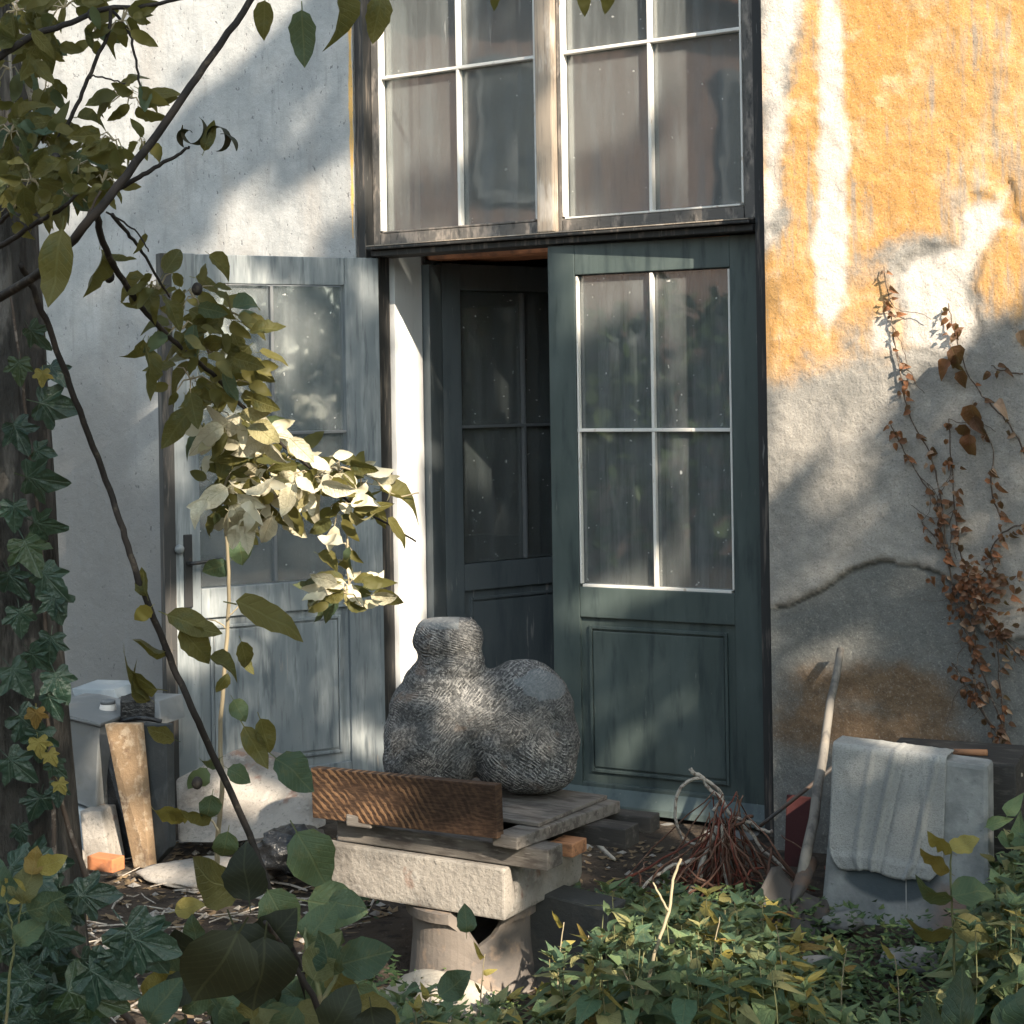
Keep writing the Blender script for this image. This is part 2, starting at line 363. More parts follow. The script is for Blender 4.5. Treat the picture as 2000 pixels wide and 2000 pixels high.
def leaf_mat(name, a, b, c, trans=.35, rough=.5, vein=None, spec=.35, serr=True):
    m, nt = NT(name); g = G(nt)
    rough = rough if vein else max(rough, .6)
    oi = g.n('ObjectInfo'); ge = g.n('NewGeometry'); r = g.math('FRACT', g.math('ADD', oi.outputs['Random'], ge.outputs['Random Per Island']))
    co = g.coord()
    f = g.noise(co, 3.5, 4)
    col = g.mix(g.ramp(r, .15, .75), a, b)
    col = g.mix(g.ramp(g.math('FRACT', g.math('MULTIPLY', r, 17.3)), .78, .95), col, c)
    col = g.mix(g.math('MULTIPLY', g.ramp(f, .5, .72), .45), col, c)
    sx = g.n('SeparateXYZ'); nt.links.new(co, sx.inputs[0])
    ax = g.math('ABSOLUTE', sx.outputs[0])
    if vein == 'ivy':
        rr = g.math('SQRT', g.math('ADD', g.math('POWER', sx.outputs[0], 2), g.math('POWER', sx.outputs[1], 2)))
        an = g.math('ARCTAN2', ax, sx.outputs[1])
        best = None
        for t in (0, .80, 1.75):
            dd = g.math('MULTIPLY', g.math('ABSOLUTE', g.math('SUBTRACT', an, t)), rr)
            best = dd if best is None else g.math('MINIMUM', best, dd)
        v = g.math('SUBTRACT', 1, g.ramp(best, .003, .016))
        col = g.mix(g.math('MULTIPLY', v, .4), col, (.16, .22, .17))
        h = g.math('MULTIPLY', v, -1)
    else:
        mid = g.math('SUBTRACT', 1, g.ramp(ax, .008, .022))
        lat = g.math('SINE', g.math('MULTIPLY', g.math('SUBTRACT', sx.outputs[1], g.math('MULTIPLY', ax, .9)), 55))
        lat = g.ramp(lat, .75, 1)
        v = g.math('MAXIMUM', mid, g.math('MULTIPLY', lat, .45))
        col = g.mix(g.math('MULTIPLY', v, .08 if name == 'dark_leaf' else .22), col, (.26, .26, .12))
        h = g.math('MULTIPLY', v, -1)
    nrm = g.bump(g.math('ADD', h, f), .08 if name == 'dark_leaf' else .4, .02)
    p = g.bsdf(col, rough, nrm, spec)
    t = g.n('BsdfTranslucent'); g.set(t.inputs[0], g.mix(.5, col, (.30, .27, .06)))
    ms = g.n('MixShader'); ms.inputs[0].default_value = trans
    nt.links.new(p, ms.inputs[1]); nt.links.new(t.outputs[0], ms.inputs[2])
    g.out(ms.outputs[0])
    return m
M['apple_leaf'] = leaf_mat('apple_leaf', (.075, .075, .02), (.12, .11, .032), (.055, .10, .065), .35)
M['sunlit_leaf'] = leaf_mat('sunlit_leaf', (.60, .56, .42), (.68, .64, .50), (.30, .27, .13), .25)  # pale undersides, with the bright cluster's sunlight put into the colour
M['shrub_leaf'] = leaf_mat('shrub_leaf', (.040, .080, .050), (.07, .115, .06), (.13, .12, .04), .25)
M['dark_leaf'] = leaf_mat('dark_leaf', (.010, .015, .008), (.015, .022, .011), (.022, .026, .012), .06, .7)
M['ivy_leaf'] = leaf_mat('ivy_leaf', (.018, .045, .033), (.028, .062, .042), (.04, .07, .03), .12, .35, 'ivy', .5)
M['yellow_leaf'] = leaf_mat('yellow_leaf', (.26, .22, .05), (.33, .28, .08), (.22, .14, .04), .3)
M['nettle_leaf'] = leaf_mat('nettle_leaf', (.07, .135, .08), (.14, .21, .10), (.28, .27, .12), .3, .45)
M['dry_leaf'] = leaf_mat('dry_leaf', (.30, .12, .06), (.12, .055, .035), (.46, .30, .21), .3, .7)
M['crown_leaf'] = mk('crown_leaf', (.06, .10, .03), [], .6, None)
M['ground_green'] = mk('ground_green', (.055, .095, .035), [((.13, .16, .05), 9, (1, 1, 1), .48, .64, .8), ((.02, .04, .02), 20, (1, 1, 1), .5, .64, .7)], .7, None, .3)

# ------------------------------------------------------------------ mesh helpers
def tag(o, label=None, cat=None, group=None, kind=None):
    if label: o['label'] = label
    if cat: o['category'] = cat
    if group: o['group'] = group
    if kind: o['kind'] = kind
    return o
def empty(name, loc=(0, 0, 0), rz=0, label=None, cat=None, group=None):
    o = bpy.data.objects.new(name, None)
    o.empty_display_size = .05
    COL.objects.link(o); o.location = loc; o.rotation_euler = (0, 0, rz)
    return tag(o, label, cat, group)
class MB:
    def __init__(s): s.v = []; s.f = []
    def add(s, vs, fs):
        b = len(s.v); s.v += [tuple(p) for p in vs]; s.f += [tuple(i + b for i in f) for f in fs]; return s
    def box(s, x0, x1, y0, y1, z0, z1, mat=None):
        vs = [Vector((x, y, z)) for z in (z0, z1) for y in (y0, y1) for x in (x0, x1)]
        if mat is not None: vs = [mat @ v for v in vs]
        return s.add(vs, [(0, 2, 3, 1), (4, 5, 7, 6), (0, 1, 5, 4), (2, 6, 7, 3), (0, 4, 6, 2), (1, 3, 7, 5)])
    def prism(s, poly, y0, y1, mat=None):            # polygon in x,z extruded along y
        n = len(poly)
        vs = [Vector((x, y0, z)) for x, z in poly] + [Vector((x, y1, z)) for x, z in poly]
        if mat is not None: vs = [mat @ v for v in vs]
        return s.add(vs, [tuple(range(n)), tuple(range(2 * n - 1, n - 1, -1))] + [(i, i + n, (i + 1) % n + n, (i + 1) % n) for i in range(n)])
    def hexa(s, a, b):                               # two quads (lists of four points)
        return s.add(list(a) + list(b), [(3, 2, 1, 0), (4, 5, 6, 7), (0, 1, 5, 4), (1, 2, 6, 5), (2, 3, 7, 6), (3, 0, 4, 7)])
    def tube(s, pts, r, n=6, cap=True):
        pts = [Vector(p) for p in pts]
        if not isinstance(r, (list, tuple)): r = [r] * len(pts)
        if len(r) == 2 and len(pts) > 2: r = [r[0] + (r[1] - r[0]) * i / (len(pts) - 1) for i in range(len(pts))]
        vs = []; prev = None
        for i, p in enumerate(pts):
            t = (pts[min(i + 1, len(pts) - 1)] - pts[max(i - 1, 0)])
            if t.length < 1e-9: t = Vector((0, 0, 1))
            t.normalize()
            if prev is None: prev = Vector((1, 0, 0)) if abs(t.x) < .9 else Vector((0, 1, 0))
            u = (prev - t * prev.dot(t)).normalized(); w = t.cross(u); prev = u
            for k in range(n):
                a = 2 * PI * k / n
                vs.append(p + (u * math.cos(a) + w * math.sin(a)) * r[i])
        fs = []
        for i in range(len(pts) - 1):
            for k in range(n):
                a = i * n + k; b = i * n + (k + 1) % n
                fs.append((a, b, b + n, a + n))
        if cap: fs += [tuple(range(n - 1, -1, -1)), tuple(range((len(pts) - 1) * n, len(pts) * n))]
        return s.add(vs, fs)
    def build(s, name, m, parent=None, bevel=0, smooth=False, loc=None):
        me = bpy.data.meshes.new(name)
        me.from_pydata(s.v, [], s.f)
        if bevel:
            bm = bmesh.new(); bm.from_mesh(me)
            bmesh.ops.recalc_face_normals(bm, faces=bm.faces)
            bmesh.ops.bevel(bm, geom=bm.edges[:], offset=bevel, segments=2, profile=.6, affect='EDGES')
            bm.to_mesh(me); bm.free()
        else:
            bm = bmesh.new(); bm.from_mesh(me); bmesh.ops.recalc_face_normals(bm, faces=bm.faces); bm.to_mesh(me); bm.free()
        if smooth: me.shade_smooth()
        me.materials.append(M[m] if isinstance(m, str) else m)
        o = bpy.data.objects.new(name, me)
        COL.objects.link(o)
        if parent is not None: o.parent = parent
        if loc is not None: o.location = loc
        return o
def smooth_path(pts, sub=4, jit=0.0):
    pts = [Vector(p) for p in pts]; out = []
    for i in range(len(pts) - 1):
        p0 = pts[max(i - 1, 0)]; p1 = pts[i]; p2 = pts[i + 1]; p3 = pts[min(i + 2, len(pts) - 1)]
        for k in range(sub):
            t = k / sub
            q = .5 * ((2 * p1) + (p2 - p0) * t + (2 * p0 - 5 * p1 + 4 * p2 - p3) * t * t + (3 * p1 - p0 - 3 * p2 + p3) * t ** 3)
            if jit and (i or k): q += Vector((random.uniform(-jit, jit), random.uniform(-jit, jit), random.uniform(-jit, jit)))
            out.append(q)
    out.append(pts[-1])
    return out
def blob(name, m, parent, c, r, rot=0, amp=.12, fq=2.5, sub=3, seed=0, flat=None):
    me = bpy.data.meshes.new(name)
    bm = bmesh.new()
    bmesh.ops.create_icosphere(bm, subdivisions=sub, radius=1)
    for v in bm.verts:
        k = 1 + amp * n3(v.co.x + seed, v.co.y, v.co.z, fq) + amp * .4 * n3(v.co.x, v.co.y + seed, v.co.z, fq * 3)
        v.co = Vector((v.co.x * r[0] * k, v.co.y * r[1] * k, v.co.z * r[2] * k))
        if flat is not None: v.co.z = max(v.co.z, flat)
    bm.to_mesh(me); bm.free()
    me.shade_smooth()
    me.materials.append(M[m])
    o = bpy.data.objects.new(name, me); COL.objects.link(o)
    o.location = c; o.rotation_euler = (0, 0, rot)
    if parent is not None: o.parent = parent
    return o

# ------------------------------------------------------------------ ground
def axis(lo, hi, fine, far=60):
    a = list(np.arange(lo, hi, fine)); s = fine
    x = lo; left = []
    while x > -far: s *= 1.5; x -= s; left.append(x)
    s = fine; x = a[-1]; right = []
    while x < far: s *= 1.5; x += s; right.append(x)
    return np.array(left[::-1] + a + right)
def ground_z(x, y):
    h = (fbm(x * 1.3 + 9, y * 1.3, 4, 3) - .47) * .10 + (fbm(x * 9, y * 9, 3, 8) - .45) * .022
    near = np.clip((6.6 - y) / 3, 0, 1)
    return h * (.35 + .65 * near) - .01
gx, gy = axis(-3.2, 2.4, .05), axis(2.4, 8.2, .05)
XX, YY = np.meshgrid(gx, gy)
ZZ = ground_z(XX, YY)
nx, ny = len(gx), len(gy)
me = bpy.data.meshes.new('ground')
idx = np.arange(nx * ny).reshape(ny, nx)
me.from_pydata(np.stack([XX.ravel(), YY.ravel(), ZZ.ravel()], 1).tolist(), [], np.stack([idx[:-1, :-1].ravel(), idx[:-1, 1:].ravel(), idx[1:, 1:].ravel(), idx[1:, :-1].ravel()], 1).tolist())
me.shade_smooth(); me.materials.append(M['soil'])
ground = bpy.data.objects.new('ground', me); COL.objects.link(ground); tag(ground, 'dark garden soil strewn with litter in front of the house', kind='structure')
def gz(x, y): return float(ground_z(np.array(x), np.array(y)))

# ------------------------------------------------------------------ the house
RZ = -PH
house = empty('old_house', W0, RZ, 'old house with peeling ochre and white plaster walls round a tall glazed double door', 'house')
SL = -1.90                                           # left side of the opening
def wall_grid(name, m, s0, s1, z0, z1, step, disp, attrs, parent):
    s = np.arange(s0, s1 + step * .5, step); s[-1] = s1
    z = np.arange(z0, z1 + step * .5, step); z[-1] = z1
    A, B = np.meshgrid(s, z)
    Y = disp(A, B)
    nx, ny = len(s), len(z)
    idx = np.arange(nx * ny).reshape(ny, nx)
    me = bpy.data.meshes.new(name)
    me.from_pydata(np.stack([A.ravel(), Y.ravel(), B.ravel()], 1).tolist(), [], np.stack([idx[:-1, :-1].ravel(), idx[:-1, 1:].ravel(), idx[1:, 1:].ravel(), idx[1:, :-1].ravel()], 1).tolist())
    for k, fn in attrs.items():
        at_ = me.attributes.new(k, 'FLOAT', 'POINT')
        at_.data.foreach_set('value', fn(A, B).ravel().astype(np.float32))
    me.shade_smooth(); me.materials.append(M[m])
    o = bpy.data.objects.new(name, me); COL.objects.link(o); o.parent = parent
    return o
def wp(pts, t=0):                                    # picture outline -> (s, z) on the wall
    r = []
    for x, y in pts:
        p = onwall(x, y, t) - W0
        r.append((p.dot(D), p.z))
    return r
def seg_dist(A, B, pts):
    best = np.full(A.shape, 9.0); side = np.zeros(A.shape)
    for (x0, y0), (x1, y1) in zip(pts[:-1], pts[1:]):
        dx, dy = x1 - x0, y1 - y0
        t = np.clip(((A - x0) * dx + (B - y0) * dy) / (dx * dx + dy * dy), 0, 1)
        d = np.hypot(A - x0 - t * dx, B - y0 - t * dy)
        best = np.minimum(best, d)
    return best
def poly_sd(A, B, poly):
    d = seg_dist(A, B, list(poly) + [poly[0]])
    return np.where(inpoly(A, B, poly), d, -d)
crack = wp([(1452, 1150), (1500, 1135), (1545, 1115), (1600, 1080), (1660, 1058), (1720, 1062), (1775, 1085), (1812, 1120), (1850, 1200)])
peel = wp([(1690, 660), (1682, 520), (1700, 480), (1750, 455), (1800, 452), (1800, 400), (1830, 365), (1880, 360), (1905, 325), (1918, 345), (1912, 400), (1950, 430), (1905, 440), (1860, 480), (1845, 550), (1860, 610), (1830, 700)])
peel2 = wp([(1640, 600), (1680, 590), (1690, 660), (1650, 660)])
edge_w = wp([(1430, -200), (1520, -200), (1505, 60), (1490, 150), (1492, 260), (1475, 300), (1470, 400), (1462, 450), (1440, 470)])
def below(A, B, poly):
    xs = np.array([p[0] for p in poly]); ys = np.array([p[1] for p in poly])
    return B < np.interp(A, xs, ys)
def disp_r(A, B):
    y = (fbm(A * 6, B * 6, 4, 1) - .47) * .012 + (fbm(A * 34, B * 30, 3, 5) - .45) * .007
    dc = seg_dist(A, B, crack)
    bl = below(A, B + (fbm(A * 14, B * 14, 3, 2) - .5) * .03, crack)
    y = y + np.where(bl, .012, 0) + .010 * np.exp(-(dc / .012) ** 2) - np.where(~bl, .008 * np.exp(-(dc / .03)), 0)
    ps = poly_sd(A, B, peel) + (fbm(A * 16, B * 16, 3, 4) - .5) * .05
    y = y + .006 * np.clip(ps / .008, 0, 1)
    return y * np.clip(A / .03 + .1, 0, 1)
def a_ochre(A, B):
    lo = np.interp(A, [0, .3, .6, 1.0, 2], [z for _, z in wp([(1452, 655), (1560, 600), (1700, 640), (1850, 620), (1932, 590)])])
    v = (B - lo) * .5
    v = np.minimum(v, -(poly_sd(A, B, peel) + (fbm(A * 9, B * 9, 3, 4) - .5) * .06))
    v = np.minimum(v, -(poly_sd(A, B, edge_w) + (fbm(A * 9, B * 9, 3, 14) - .5) * .05))
    v = v + (fbm(A * 3, B * 3, 4, 21) - .5) * .3
    return v
def a_pale(A, B):
    c = wp([(1563, -100), (1572, 300), (1562, 640)])
    x = np.interp(B, [c[2][1], c[1][1], c[0][1]], [c[2][0], c[1][0], c[0][0]])
    v = .055 - np.abs(A - x) + (fbm(A * 4, B * 2.5, 3, 31) - .5) * .05
    v = np.where(B < c[2][1] + .1, v - (c[2][1] + .1 - B) * .6, v)
    v = np.maximum(v, poly_sd(A, B, peel2))
    v = np.maximum(v, poly_sd(A, B, peel) - .03)
    return np.maximum(v, poly_sd(A, B, edge_w) * .7)
def a_stain(A, B):
    v = 0
    for (x, y, rx, ry, k) in [(1530, 1300, .13, .10, 1.0), (1660, 1290, .16, .09, 1.0), (1740, 1330, .16, .12, .9), (1600, 1380, .30, .07, .75), (1700, 1400, .3, .07, .7), (1500, 1400, .15, .12, .5)]:
        p = wp([(x, y)])[0]
        v = v + k * np.exp(-((A - p[0]) / rx) ** 2 - ((B - p[1]) / ry) ** 2)
    return v
def a_lower(A, B):
    return below(A, B + (fbm(A * 14, B * 14, 3, 2) - .5) * .03, crack).astype(float)
wall_r = wall_grid('plaster_wall', 'plaster_right', 0, 2.8, -.15, 3.4, .0095, disp_r, {'ochre': a_ochre, 'pale': a_pale, 'stain': a_stain, 'lower': a_lower}, house)
wall_r['label'] = 'ochre plaster wall with peeled and stained patches right of the door'
b = MB(); b.box(2.803, 7, .004, .6, -.15, 5.4); b.box(0.0, 2.8, .026, .6, -.15, 3.4); b.box(0.0, 2.8, .004, .6, 3.403, 5.4)
b.build('wall_core', 'concrete', house, 0)['label'] = 'wall masonry beyond the plaster face'
TL = .13                                             # the left wall lies a little further back
def disp_l(A, B):
    return TL + (fbm(A * 3, B * 3, 3, 41) - .45) * .012 + (fbm(A * 26, B * 22, 3, 45) - .45) * .003
def b_ochre(A, B):
    return np.where((B > 2.22), .012 - np.abs(A - (SL - .012)) + (fbm(A * 8, B * 5, 3, 51) - .5) * .02, -1)
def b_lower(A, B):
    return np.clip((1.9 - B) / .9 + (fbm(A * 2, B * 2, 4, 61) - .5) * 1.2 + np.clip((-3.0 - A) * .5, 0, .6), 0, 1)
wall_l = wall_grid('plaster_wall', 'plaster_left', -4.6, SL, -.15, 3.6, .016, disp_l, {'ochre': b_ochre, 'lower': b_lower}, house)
wall_l['label'] = 'white plaster wall left of the door'
b = MB(); b.box(-12, -4.603, TL + .01, .75, -.15, 5.4); b.box(-4.6, SL - .002, TL + .03, .75, -.15, 3.6); b.box(-4.6, SL, TL + .01, .75, 3.603, 5.4); b.box(SL + .003, -.003, .10, .75, 4.25, 5.4)
b.build('wall_core', 'jamb_white', house, 0)['label'] = 'wall masonry behind the white plaster'
# room behind
b = MB()
b.box(-5, 4, 4.2, 4.3, -.1, 4.8); b.box(-5.1, -5, .76, 4.3, -.1, 4.8); b.box(4, 4.1, .61, 4.3, -.1, 4.8); b.box(-5.1, 4.1, .76, 4.3, 4.8, 4.9)
b.build('room_wall', 'room_wall', house)
MB().box(-5, 4, .1, 4.2, -.14, -.03).build('room_floor', 'room_floor', house)
MB().box(-1.9, .1, .62, .95, 2.17, 2.36).build('ceiling_beam', 'terracotta_beam', house, .004)['label'] = 'terracotta coloured beam seen over the inner door'
# door frame
TF = .20
fr = MB()
fr.box(SL, SL + .044, .14, .30, -.05, 4.22)
fr.box(-.115, -.004, TF - .03, .30, -.05, 4.22)
fr.build('door_frame', 'dark_frame', house, .003)['label'] = 'dark weathered outer door frame'
tb = MB()
tb.box(SL + .058, -.118, TF - .045, .30, 2.156, 2.180)
tb.box(SL + .058, -.118, TF - .075, TF + .06, 2.182, 2.194)
tb.box(SL + .058, -.118, TF - .03, .30, 2.196, 2.203)
tb.build('transom_rail', 'dark_frame', house, .004)['label'] = 'dark moulded rail between doors and window'
MB().box(SL + .058, -.118, TF - .078, TF - .05, 2.1945, 2.199).build('transom_rail', 'post_wood', house, .002)['label'] = 'worn pale top edge of the moulded rail'
MB().box(-1.03, -.955, TF - .045, TF + .09, 2.204, 4.22).build('centre_post', 'post_wood', house, .006)['label'] = 'weathered bare wood post between the window sashes'
# inner lining of the opening (the white reveal) and the inner frame
j = MB(); j.box(SL - .02, SL + .066, .305, .50, -.05, 4.22)
j.build('reveal', 'jamb_white', house, .003)['label'] = 'white painted lining board of the opening'
j = MB(); j.box(-.06, .0, .305, .50, -.05, 4.22); j.box(SL + .07, -.064, .305, .50, 4.16, 4.22)
j.build('reveal', 'jamb_white', house)
fi = MB(); fi.box(SL + .03, SL + .10, .505, .60, -.05, 2.14)
MB().box(SL + .10, -.10, .505, .60, 2.158, 2.215).build('inner_head', 'terracotta_beam', house, .003)['label'] = 'terracotta coloured head of the inner frame'
fi.build('inner_frame', 'inner_paint', house, .003)
MB().box(-.10, .0, .505, .60, -.05, 2.14).build('inner_frame', 'inner_paint', house, .003)
MB().box(SL - .0, -.0, .505, .62, 2.22, 4.25).build('inner_wall', 'room_wall', house)['label'] = 'grey blind lining behind the upper window'
MB().box(SL + .058, -.118, .10, .62, -.06, -.022).build('threshold', 'grey_stone', house, .004)
MB().box(-1.25, -.004, -.17, .09, -.13, -.028).build('doorstep', 'grey_stone', house, .006)['label'] = 'rough stone step under the closed door leaf'

def pane_set(xs, zs, mun_r, y, par, mun_mat, th=.022, dpt=.03, off=0.0):
    # xs, zs: edges of the glazed field with inner dividers; panes and glazing bars
    for i in range(len(xs) - 1):
        for k in range(len(zs) - 1):
            MB().box(xs[i] + .004, xs[i + 1] - .004, y + .012, y + .016, zs[k] + .004, zs[k + 1] - .004).build('pane', 'glass', par)
    for x in xs[1:-1]:
        for k in range(len(zs) - 1):
            MB().box(x - th / 2, x + th / 2, y - dpt / 2 + off, y + .010, zs[k] + th * .5, zs[k + 1] - th * .5).build('glazing_bar', mun_mat, par, .003)
    for z in zs[1:-1]:
        MB().box(xs[0], xs[-1], y - dpt / 2 - .001 + off, y + .010, z - th / 2, z + th / 2).build('glazing_bar', mun_mat, par, .003)
# upper window: two sashes, three rows
def sash(x0, x1, xm, label):
    z0, z1 = 2.205, 4.15
    w = MB()
    a_, b_ = (.036, .014) if xm < -1 else (.016, .045)
    w.box(x0, x0 + a_, TF - .01, TF + .045, z0, z1); w.box(x1 - b_, x1, TF - .01, TF + .045, z0, z1)
    w.box(x0 + a_ + .002, x1 - b_ - .002, TF - .012, TF + .045, z0, z0 + .045); w.box(x0 + a_ + .002, x1 - b_ - .002, TF - .01, TF + .045, z1 - .05, z1)
    o = w.build('window_sash', 'sash_wood', house, .003); o['label'] = label
    pane_set([x0 + a_, xm, x1 - b_], [z0 + .045, 2.895, 3.50, z1 - .05], .02, TF + .018, o, 'white_putty', .013, .028, -.005)
    for xx in (x0 + a_ + .0055, x1 - b_ - .0055):
        MB().box(xx - .004, xx + .004, TF - .012, TF + .026, z0 + .056, z1 - .056).build('putty_line', 'white_putty', o, .002)
    MB().box(x0 + a_ + .014, x1 - b_ - .014, TF - .014, TF + .024, z0 + .0465, z0 + .054).build('putty_line', 'white_putty' if xm > -1 else 'sash_wood', o, .002)
    return o
sash(SL + .047, -1.033, -1.425, 'left sash of the tall upper window')
sash(-.952, -.12, -.553, 'right sash of the tall upper window')

# door leaves
LW = .88
def leaf(name, hinge, ang, paint, mun, x_in, x_out, label, flip=False, handle=None, bead=None, paned=True, sgn=1):
    """local frame: x from the hinge to the free edge, y out of the visible face (towards -y), z up"""
    e = MB()
    T = .045
    z0, z1 = -.02, 2.15
    pb, pm, pt = .838, 1.438, 2.035
    xa, xb = x_in, LW - x_out
    e.box(0, xa, 0, T, z0, z1); e.box(xb, LW, 0, T, z0, z1)
    e.box(xa + .001, xb - .001, .001, T - .001, pt, z1 - .002); e.box(xa + .001, xb - .001, .001, T - .001, .722, pb)
    e.box(xa + .001, xb - .001, .001, T - .001, z0 + .002, .09)
    o = e.build(name, paint, house, .003)
    o.location = hinge; o.rotation_euler = (0, 0, ang)
    o['label'] = label
    pane_set([xa, (xa + xb) / 2, xb], [pb, pm, pt], .02, .018, o, mun, .013, .022, -.002)
    if mun == 'white_putty':
        for x in (xa + .006, xb - .006):
            MB().box(x - .0038, x + .0038, .004, .026, pb + .012, pt - .006).build('putty_line', 'white_putty', o, .002)
        MB().box(xa + .013, xb - .013, .004, .026, pb, pb + .010).build('putty_line', 'white_putty', o, .002)
    MB().box(xa - .002, xb + .002, .018, .032, .088, .724).build('panel', paint, o)
    p = MB(); w = .012; a, b_, c, d_ = xa + .035, xb - .035, .13, .69
    p.box(a, a + w, .006, .017, c, d_); p.box(b_ - w, b_, .006, .017, c, d_); p.box(a + w + .001, b_ - w - .001, .006, .017, c, c + w); p.box(a + w + .001, b_ - w - .001, .006, .017, d_ - w, d_)
    p.build('panel_moulding', paint, o, .002)
    MB().box(xa + .05, xb - .05, .010, .0175, .15, .67).build('panel', paint, o, .003)
    return o
# right leaf: closed but not tight; local x runs from the hinge (right) to the left, so it is turned by 180 degrees and shows its +y side
def mirror_leaf(o):
    pass
rl_ang = PI - rad(4)
right = leaf('door_leaf', Vector((-.118, TF + .035, 0)), 0, 'door_paint', 'white_putty', .128, .115, 'dark green right door leaf with white glazing bars, almost shut')
right.scale = (-1, 1, 1); right.rotation_euler = (0, 0, rad(4.0))
wb = MB().prism([(0, 0), (.0, .0)], 0, 0) if False else MB()
wb.add([(.0, -.045, .0), (LW, -.045, .0), (.0, -.002, .0), (LW, -.002, .0), (.0, -.002, .075), (LW, -.002, .075), (.0, -.04, .022), (LW, -.04, .022)],
       [(0, 1, 3, 2), (0, 6, 7, 1), (6, 4, 5, 7), (2, 3, 5, 4), (0, 2, 4, 6), (1, 7, 5, 3)])
wb.build('weather_board', 'door_paint', right)
for z in (.25, 1.02, 1.78):
    MB().tube([(-.012, -.004, z), (-.012, -.004, z + .14)], .011, 8).build('hinge', 'dark_frame', right, 0, True)
# left leaf stands open
left = leaf('door_leaf', Vector((SL + .078, TF - .02, 0)), rad(-117.4), 'old_paint', 'grey_putty', .145, .135, 'faded grey left door leaf standing wide open against the white wall')
# seen from its inner face: put the visible details on the other side by mirroring
left.scale = (1.055, -1, 1)
MB().box(LW - .040, LW + .004, -.0035, .048, -.018, 2.148).build('edge_strip', 'dark_frame', left, .002)['label'] = 'dark closing edge of the open leaf'
h = MB(); h.box(LW - .100, LW - .068, -.012, -.002, .77, 1.055); hp = h.build('handle_plate', 'iron', left, .003)
MB().tube(smooth_path([(LW - .084, -.010, .945), (LW - .084, -.05, .945), (LW - .11, -.056, .947), (LW - .20, -.054, .955)], 4), .0075, 8).build('door_handle', 'iron', left, 0, True)
MB().tube([(LW - .05, -.010, 1.0), (LW - .05, -.018, 1.0)], .018, 12).build('lock_rose', 'old_paint', left, 0, True)
# inner leaf, opened inwards
inner = leaf('inner_door_leaf', Vector((SL + .10, .60, 0)), rad(68), 'inner_paint', 'grey_putty', .095, .105, 'dark inner door leaf swung into the unlit room')
inner2 = leaf('inner_door_leaf', Vector((-.10, .60, 0)), rad(0), 'inner_paint', 'grey_putty', .095, .105, 'second inner door leaf behind the green one')
inner2.scale = (-1, 1, 1); inner2.rotation_euler = (0, 0, rad(-62))
# curtain behind right leaf
cv = []; cf = []
ncx = 60
for i in range(ncx + 1):
    x = -.92 + .78 * i / ncx
    yy = .40 + .022 * math.sin(i * .9) + .014 * math.sin(i * 2.3 + 1)
    cv += [(x, yy, .72), (x, yy + .01, 2.10)]
for i in range(ncx): cf.append((2 * i, 2 * i + 2, 2 * i + 3, 2 * i + 1))
cu = MB().add(cv, cf).build('curtain', 'curtain', house, 0, True); cu['label'] = 'grey curtain hanging behind the glass of the green leaf'
ru = MB().tube([(-.95, .40, 2.105), (-.09, .40, 2.105)], .007, 8).build('curtain_rod', 'iron', house)

# ------------------------------------------------------------------ stacked stone, timber and sculpture
A_ST = rad(-31)
xs_ = Vector((math.cos(A_ST), math.sin(A_ST), 0)); ys_ = Vector((-math.sin(A_ST), math.cos(A_ST), 0))
def corner_at(px, py, z):                            # world point on the level z under a picture point
    return onground(px, py, z)
C0 = corner_at(952, 1738, .225)                      # near lower corner of the slab
def ST(u, v, z): return C0 + xs_ * u + ys_ * v + Vector((0, 0, z - C0.z))
st = tag(MB().prism([(0, 0), (0, .135), (.035, .135), (.06, .045), (.082, .135), (.42, .135), (.42, .02), (.40, 0)], -.60, 0, Matrix(((0, 1, 0, 0), (1, 0, 0, 0), (0, 0, 1, 0), (0, 0, 0, 1)))).build('stone_slab', 'cut_stone', None, .006, False, C0),
         'pale cut stone slab with grooved edge lying under the timbers', 'stone slab')
for v in st.data.vertices:                           # moulded left end
    if v.co.x < -.5: v.co.x += .06 * max(0, 1 - max(0, v.co.z) / .135) ** 1.5
st.rotation_euler = (0, 0, A_ST)
# pedestal: broken pipe with a rim
pc = ST(-.205, .17, 0); pc.z = gz(pc.x, pc.y)
ped = MB(); nA = 56; pv = []; pf = []
Hh = .222 - pc.z
for k in range(nA):
    a = 2 * PI * k / nA
    wd = math.atan2(math.sin(a - rad(-80)), math.cos(a - rad(-80)))
    cut = max(0, 1 - abs(wd) / .50) * .095 * (1 + .1 * math.sin(k * 2.1))
    for (r, z) in ((.185, 0), (.175, .03), (.165, (Hh - cut) * .45 + .03), (.165, Hh - cut - .035), (.182 if cut < .01 else .165, Hh - cut - .03), (.184 if cut < .01 else .163, Hh - cut - .004), (.15, Hh - cut), (.145, .06)):
        pv.append((r * math.cos(a), r * math.sin(a), z))
for k in range(nA):
    for q in range(7):
        a = k * 8 + q; b_ = ((k + 1) % nA) * 8 + q
        pf.append((a, b_, b_ + 1, a + 1))
tag(ped.add(pv, pf).build('broken_pipe', 'pipe', None, 0, False, pc), 'short broken stoneware pipe with a rim carrying the pale slab', 'pipe')
pb_ = ST(-.10, .03, 0); pb_.z = gz(pb_.x, pb_.y) - .02
tag(blob('pale_boulder', 'pale_stone', None, ST(-.13, -.10, .02), (.16, .08, .075), A_ST, .25, 1.6, 4, 3), 'pale rounded stone in the weeds in front of the broken pipe', 'stone')
